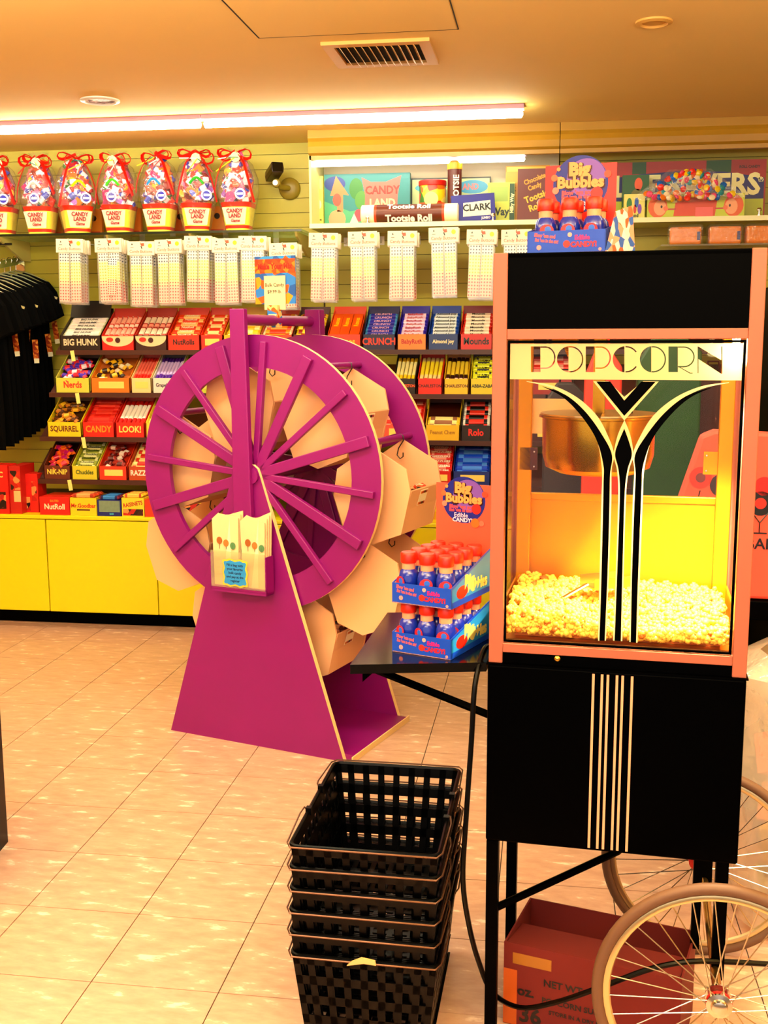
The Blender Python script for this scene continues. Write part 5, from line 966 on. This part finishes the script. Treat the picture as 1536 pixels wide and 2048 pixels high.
# ------------------------------------------------------------------ stack of black shopping baskets
def lerp(a, b, t): return a+(b-a)*t
BH, BX0, BX1, BY0, BY1 = .215, .128, .150, .195, .2225
def basket():
    root = thing('shopping_basket', 'x', 'basket')
    m = MB(); th = .003
    def X(z): return lerp(BX0, BX1, z/BH)
    def Yd(z): return lerp(BY0, BY1, z/BH)
    bands = [(0, .014)]+[(BH-.0478*q_-.021, BH-.0478*q_) for q_ in range(4)]
    def wallband(z0, z1, s, long):
        if long: m.add([(s*X(z0), -Yd(z0), z0), (s*X(z0), Yd(z0), z0), (s*X(z1), Yd(z1), z1), (s*X(z1), -Yd(z1), z1), (s*(X(z0)-th), -Yd(z0), z0), (s*(X(z0)-th), Yd(z0), z0), (s*(X(z1)-th), Yd(z1), z1), (s*(X(z1)-th), -Yd(z1), z1)], [(0, 1, 2, 3), (7, 6, 5, 4), (3, 2, 6, 7), (0, 4, 5, 1)])
        else: m.add([(-X(z0), s*Yd(z0), z0), (X(z0), s*Yd(z0), z0), (X(z1), s*Yd(z1), z1), (-X(z1), s*Yd(z1), z1), (-X(z0), s*(Yd(z0)-th), z0), (X(z0), s*(Yd(z0)-th), z0), (X(z1), s*(Yd(z1)-th), z1), (-X(z1), s*(Yd(z1)-th), z1)], [(0, 1, 2, 3), (7, 6, 5, 4), (3, 2, 6, 7), (0, 4, 5, 1)])
    for s in (-1, 1):
        for z0, z1 in bands: wallband(z0, z1, s, True); wallband(z0, z1, s, False)
        n = 8
        for i in range(n+1):
            f = -1+2*i/n; ww = .0075 if 0 < i < n else .014
            m.add([(f*X(0)-ww, s*Yd(0), 0), (f*X(0)+ww, s*Yd(0), 0), (f*X(BH)+ww, s*Yd(BH), BH), (f*X(BH)-ww, s*Yd(BH), BH), (f*X(0)-ww, s*(Yd(0)-th), 0), (f*X(0)+ww, s*(Yd(0)-th), 0), (f*X(BH)+ww, s*(Yd(BH)-th), BH), (f*X(BH)-ww, s*(Yd(BH)-th), BH)] if 0 < i < n else
                  [(f*(X(0)-.007)-.007, s*Yd(0), 0), (f*(X(0)-.007)+.007, s*Yd(0), 0), (f*(X(BH)-.007)+.007, s*Yd(BH), BH), (f*(X(BH)-.007)-.007, s*Yd(BH), BH), (f*(X(0)-.007)-.007, s*(Yd(0)-th), 0), (f*(X(0)-.007)+.007, s*(Yd(0)-th), 0), (f*(X(BH)-.007)+.007, s*(Yd(BH)-th), BH), (f*(X(BH)-.007)-.007, s*(Yd(BH)-th), BH)], [(0, 1, 2, 3), (7, 6, 5, 4), (0, 4, 5, 1), (1, 5, 6, 2), (3, 7, 4, 0)])
        n = 12
        for i in range(n+1):
            f = -1+2*i/n; ww = .0075
            m.add([(s*X(0), f*(Yd(0)-.008)-ww, 0), (s*X(0), f*(Yd(0)-.008)+ww, 0), (s*X(BH), f*(Yd(BH)-.008)+ww, BH), (s*X(BH), f*(Yd(BH)-.008)-ww, BH), (s*(X(0)-th), f*(Yd(0)-.008)-ww, 0), (s*(X(0)-th), f*(Yd(0)-.008)+ww, 0), (s*(X(BH)-th), f*(Yd(BH)-.008)+ww, BH), (s*(X(BH)-th), f*(Yd(BH)-.008)-ww, BH)], [(0, 1, 2, 3), (7, 6, 5, 4), (0, 4, 5, 1), (1, 5, 6, 2), (3, 7, 4, 0)])
    for i in range(7): x = -BX0+BX0*2*i/6; m.box(x-.006, x+.006, -BY0+th, BY0-th, .0003, .003)
    for i in range(10): y = -BY0+BY0*2*i/9; m.box(-BX0+th, BX0-th, y-.006, y+.006, .0001, .0026)
    m.build('basket_body', BLACKP, root)
    r = [(BX1+.002, -BY1-.002), (BX1+.002, BY1+.002), (-BX1-.002, BY1+.002), (-BX1-.002, -BY1-.002)]
    rp = []
    for i in range(4):
        x, y = r[i]; a0 = (-90, 0, 90, 180)[i]; cx, cy = x-math.copysign(.018, x), y-math.copysign(.018, y)
        rp += [(cx+.018*cos(rad(a0+90*q/5)), cy+.018*sin(rad(a0+90*q/5)), BH) for q in range(6)]
    MB().tube(rp, .005, 8, closed=True).build('rim', BLACKP, root, smooth=True)
    WR = mat('handle_wire', '#8a6a58', .35, metal=.8)
    for s in (-1, 1):       # both wire handles folded down outwards over the ends of the rim
        xx = BX1+.009; yy = s*.06; ye = s*(BY1+.013)
        pth = [(-BX1-.004, yy, BH+.004), (-xx, yy+s*.004, BH+.013), (-xx-.004, yy+s*.03, BH+.009), (-xx, ye-s*.02, BH+.004), (-xx+.01, ye, BH+.003), (-.03, ye+s*.001, BH+.0035), (.03, ye+s*.001, BH+.0035), (xx-.01, ye, BH+.003), (xx, ye-s*.02, BH+.004), (xx+.004, yy+s*.03, BH+.009), (xx, yy+s*.004, BH+.013), (BX1+.004, yy, BH+.004)]
        MB().tube(pth, .0019, 6).build('wire_handle', WR, root, smooth=True)
        for q in (-1, 1): MB().box(q*BX1-.006, q*BX1+.006, yy-.007, yy+.007, BH-.004, BH+.012).build('handle_lug', BLACKP, root)
    return root
q = [atZ(u, v, .455) for u, v in ((570, 1690), (862, 1712), (930, 1540), (680, 1527))]; ctr = (q[0]+q[1]+q[2]+q[3])/4; dirx = (q[1]-q[0]); BA = math.atan2(dirx.y, dirx.x)
b0 = basket(); nmz = ['bottom', 'second from the bottom', 'third from the bottom', 'fourth from the bottom', 'fifth from the bottom', 'topmost, open']
for i in range(6):
    lb = f'black plastic shopping basket with folded wire handles, {nmz[i]} of the stack'; loc = Vector((ctr.x+random.uniform(-.002, .002)*(i > 0), ctr.y, .0005+.0478*i))
    if i == 0: b0.location = loc; b0.rotation_euler = (0, 0, BA); b0['label'] = lb; b0['group'] = 'stacked shopping baskets'
    else: dup(b0, loc, BA+random.uniform(-.008, .008), lb, 'stacked shopping baskets')
tl = atZ(718, 1932, .225); tag(MB().prism([(-.03, -.004), (.005, .004), (.03, .002), (.028, .012), (0, .016), (-.02, .006)], -.003, .001).build('torn_label', P('#e8c08a'), None, (ctr.x-.03*0-.01, 0, 0) if False else MB and (Matrix.Translation(ctr) @ Matrix.Rotation(BA, 4, 'Z') @ Vector((-.0, -BY1-.022, .221-ctr.z))), (0, 0, BA)), 'scrap of torn tan label caught on the lowest basket rim', 'label')

# ------------------------------------------------------------------ cardboard box under the cart
z = .19; bq = [atZ(u, v, z) for u, v in ((1060, 1795), (1392, 1862), (995, 1880))]
bxd = (bq[1]-bq[0]); BL = bxd.length; ba = math.atan2(bxd.y, bxd.x); dd = Vector((-sin(ba), cos(ba), 0)); Dp = max(.2, (bq[0]-bq[2]).dot(dd)); o0 = bq[0]-dd*Dp
cb = thing('cardboard_box', 'worn red brown cardboard box with printed sides, open on the floor under the cart', 'box', Vector((o0.x, o0.y, 0)), ba)
m = MB().box(0, BL, 0, .004, 0.001, z).box(0, BL, Dp-.004, Dp, 0.001, z).box(0, .004, .004, Dp-.004, 0.001, z).box(BL-.004, BL, .004, Dp-.004, 0.001, z).box(0, BL, 0, Dp, .0005, .004).build('box_body', CARD, cb)
MB().prism([(.004, z), (Dp*.6, z-.02), (Dp*.6, z-.024), (.004, z-.004)], .006, BL-.006, 'x').build('box_flap', CARD, cb)
MB().box(.02, BL*.28, -.0008, 0, z-.045, z-.02).build('tape_strip', P('#b07a30'), cb); MB().box(.0, .03, -.0008, 0, .002, z-.06).build('tape_strip', P('#c86a28'), cb)
INK = P('#140402')
for s, sz, x, zz in (('36', .05, .06, .03), ('oz.', .032, .05, .085), ('POPCORN SUPPLY', .018, .16, .075), ('STORE IN A DRY PLACE', .013, .17, .05), ('NET WT', .022, .13, .115)): text(cb, s, sz, INK, (x, -.0012, zz), bold=.03)

# ------------------------------------------------------------------ behind the machine, right edge
PT = thing('display_table', 'black display table behind the popcorn cart', 'table', (.78, 3.1, 0)); MB().box(-.62, .4, -.05, .55, .70, .755).build('table_top', BLACK, PT, bevel=.003); MB().box(-.14, .34, .02, .5, 0, .70).build('table_pedestal', BLACK, PT)
to = thing('tote_bag', 'pink red tote bag with round lollipop print, standing on the black table', 'bag', (.64, 3.06, .756), rad(-3))
TOT = mat('tote_pink', '#ee6a5c', .6); 
MB().prism([(-.36, 0), (.2, 0), (.2, .45), (-.19, .465), (-.225, .45)], 0, .06).build('bag_body', TOT, to, bevel=.01)
for x, zz, r, c, c2 in ((-.222, .335, .03, '#e04a40', '#8a4a50'), (-.165, .315, .032, '#4a3a4a', '#e8b02c'), (-.062, .268, .034, '#140a0c', '#e83a20'), (-.055, .315, .026, '#d8281c', '#d8281c')):
    MB().prism(oval(x, zz, r, r), -.0008, 0).build('printed_pop', P(c), to); MB().prism(oval(x, zz, r*.45, r*.45), -.0014, -.0008).build('printed_pop', P(c2), to)
for a_, b_ in (((-.222, -.001, .3), (-.23, -.001, .26)), ((-.085, -.001, .245), (-.062, -.001, .215)), ((-.039, -.001, .245), (-.062, -.001, .215)), ((-.062, -.001, .215), (-.062, -.001, .188))): MB().tube([a_, b_], .0015, 4).build('printed_stick', P('#2a1418'), to)
MB().box(-.082, -.042, -.0012, 0, .184, .188).build('printed_stick', P('#2a1418'), to)
text(to, 'BAR', .042, P('#2a1418'), (-.058, -.001, .155), bold=.02)
bk = thing('black_backing', 'tall black display panel behind the pink tote bag', 'cabinet', (.9, 3.3, .756)); MB().box(-.26, .28, 0, .3, 0, .86).build('cabinet_body', BLACK, bk)  # plain black backdrop panel, thickened into a block
# clear plastic bag of stock
pb = thing('plastic_bag', 'big crumpled clear plastic bag full of stock behind the cart wheels', 'bag', (.74, 2.76, 0))
m = MB(); seg = 26; pr = [(.2, .0), (.26, .03), (.28, .2), (.28, .4), (.27, .54), (.28, .6), (.27, .66), (.2, .70)]; rn_ = random.Random(5)
for j, (r, zz) in enumerate(pr):
    for i in range(seg): a = 2*pi*i/seg; w_ = 1+.07*sin(5*a+j*1.3)+.05*sin(9*a-j); m.v.append(Vector((r*w_*cos(a), r*w_*sin(a)*.8, zz+.001)))
for j in range(len(pr)-1):
    for i in range(seg): m.f.append((j*seg+i, j*seg+(i+1) % seg, (j+1)*seg+(i+1) % seg, (j+1)*seg+i)); m.m.append(0)
m.f.append(tuple(range(seg-1, -1, -1))); m.m.append(0)
m.build('bag_film', clear('stock_bag', (1, .86, .7, 1), gloss=.1, rough=.18, haze=.3, bump=22), pb, smooth=True)
m2 = [MB().mark().box(-.06, .06, -.05, .05, -.05, .05).tr(Matrix.Rotation(.5*k_, 4, 'Z')).mesh('stock_pack', P(c)) for k_, c in enumerate(('#d89a6a', '#c8b050', '#d88a78', '#a89a40'))]
for k_ in range(18): a = 2*pi*k_/6+.4*(k_//6); put('stock_pack', m2[k_ % 4], pb, (.12*cos(a), .1*sin(a), .06+.16*(k_//6)+.02*(k_ % 3)), (.3*(k_ % 3), .2, a))
rg = thing('ring_reflector', 'x', 'reflector') if False else None
# bags standing on a low black table further back, seen through the machine's rear window
t = thing('display_table', 'low black table further back carrying the coloured bags', 'table', (.62, 4.3, 0)); MB().box(-.5, .6, -.25, .35, .70, .755).build('table_top', BLACK, t, bevel=.003); MB().box(-.4, .5, -.15, .25, 0, .70).build('table_pedestal', BLACK, t)
for u, v, y, w_, h_, c, lb in ((1335, 800, 4.2, .12, .5, '#2a5a1c', 'dark green standing bag seen through the machine rear window'), (1205, 790, 4.12, .07, .34, '#d8442c', 'red standing bag seen through the machine above the kettle'), (1130, 880, 4.45, .09, .46, '#3a1208', 'dark brown standing bag seen through the machine left of the kettle'), (1420, 880, 4.35, .1, .5, '#5a140a', 'maroon standing bag seen through the machine right pane')):
    p = atY(u, v, y); hh = p.z+h_/2-.756; t = thing('gift_bag', lb, 'bag', (p.x, y, .756))
    MB().prism([(-w_, 0), (w_, .0), (w_*.95, hh*.9), (w_*.3, hh), (-w_*.4, hh), (-w_*.95, hh*.85)], -.04, .04).build('bag_body', mat('bag_'+c.strip('#'), c, .5, var=.3, vscale=14), t, bevel=.008)
    MB().tube([(-w_*.3, 0, hh-.005), (-w_*.2, 0, hh+.05), (w_*.2, 0, hh+.05), (w_*.3, 0, hh-.005)], .005, 6).build('bag_handle', P(c), t)
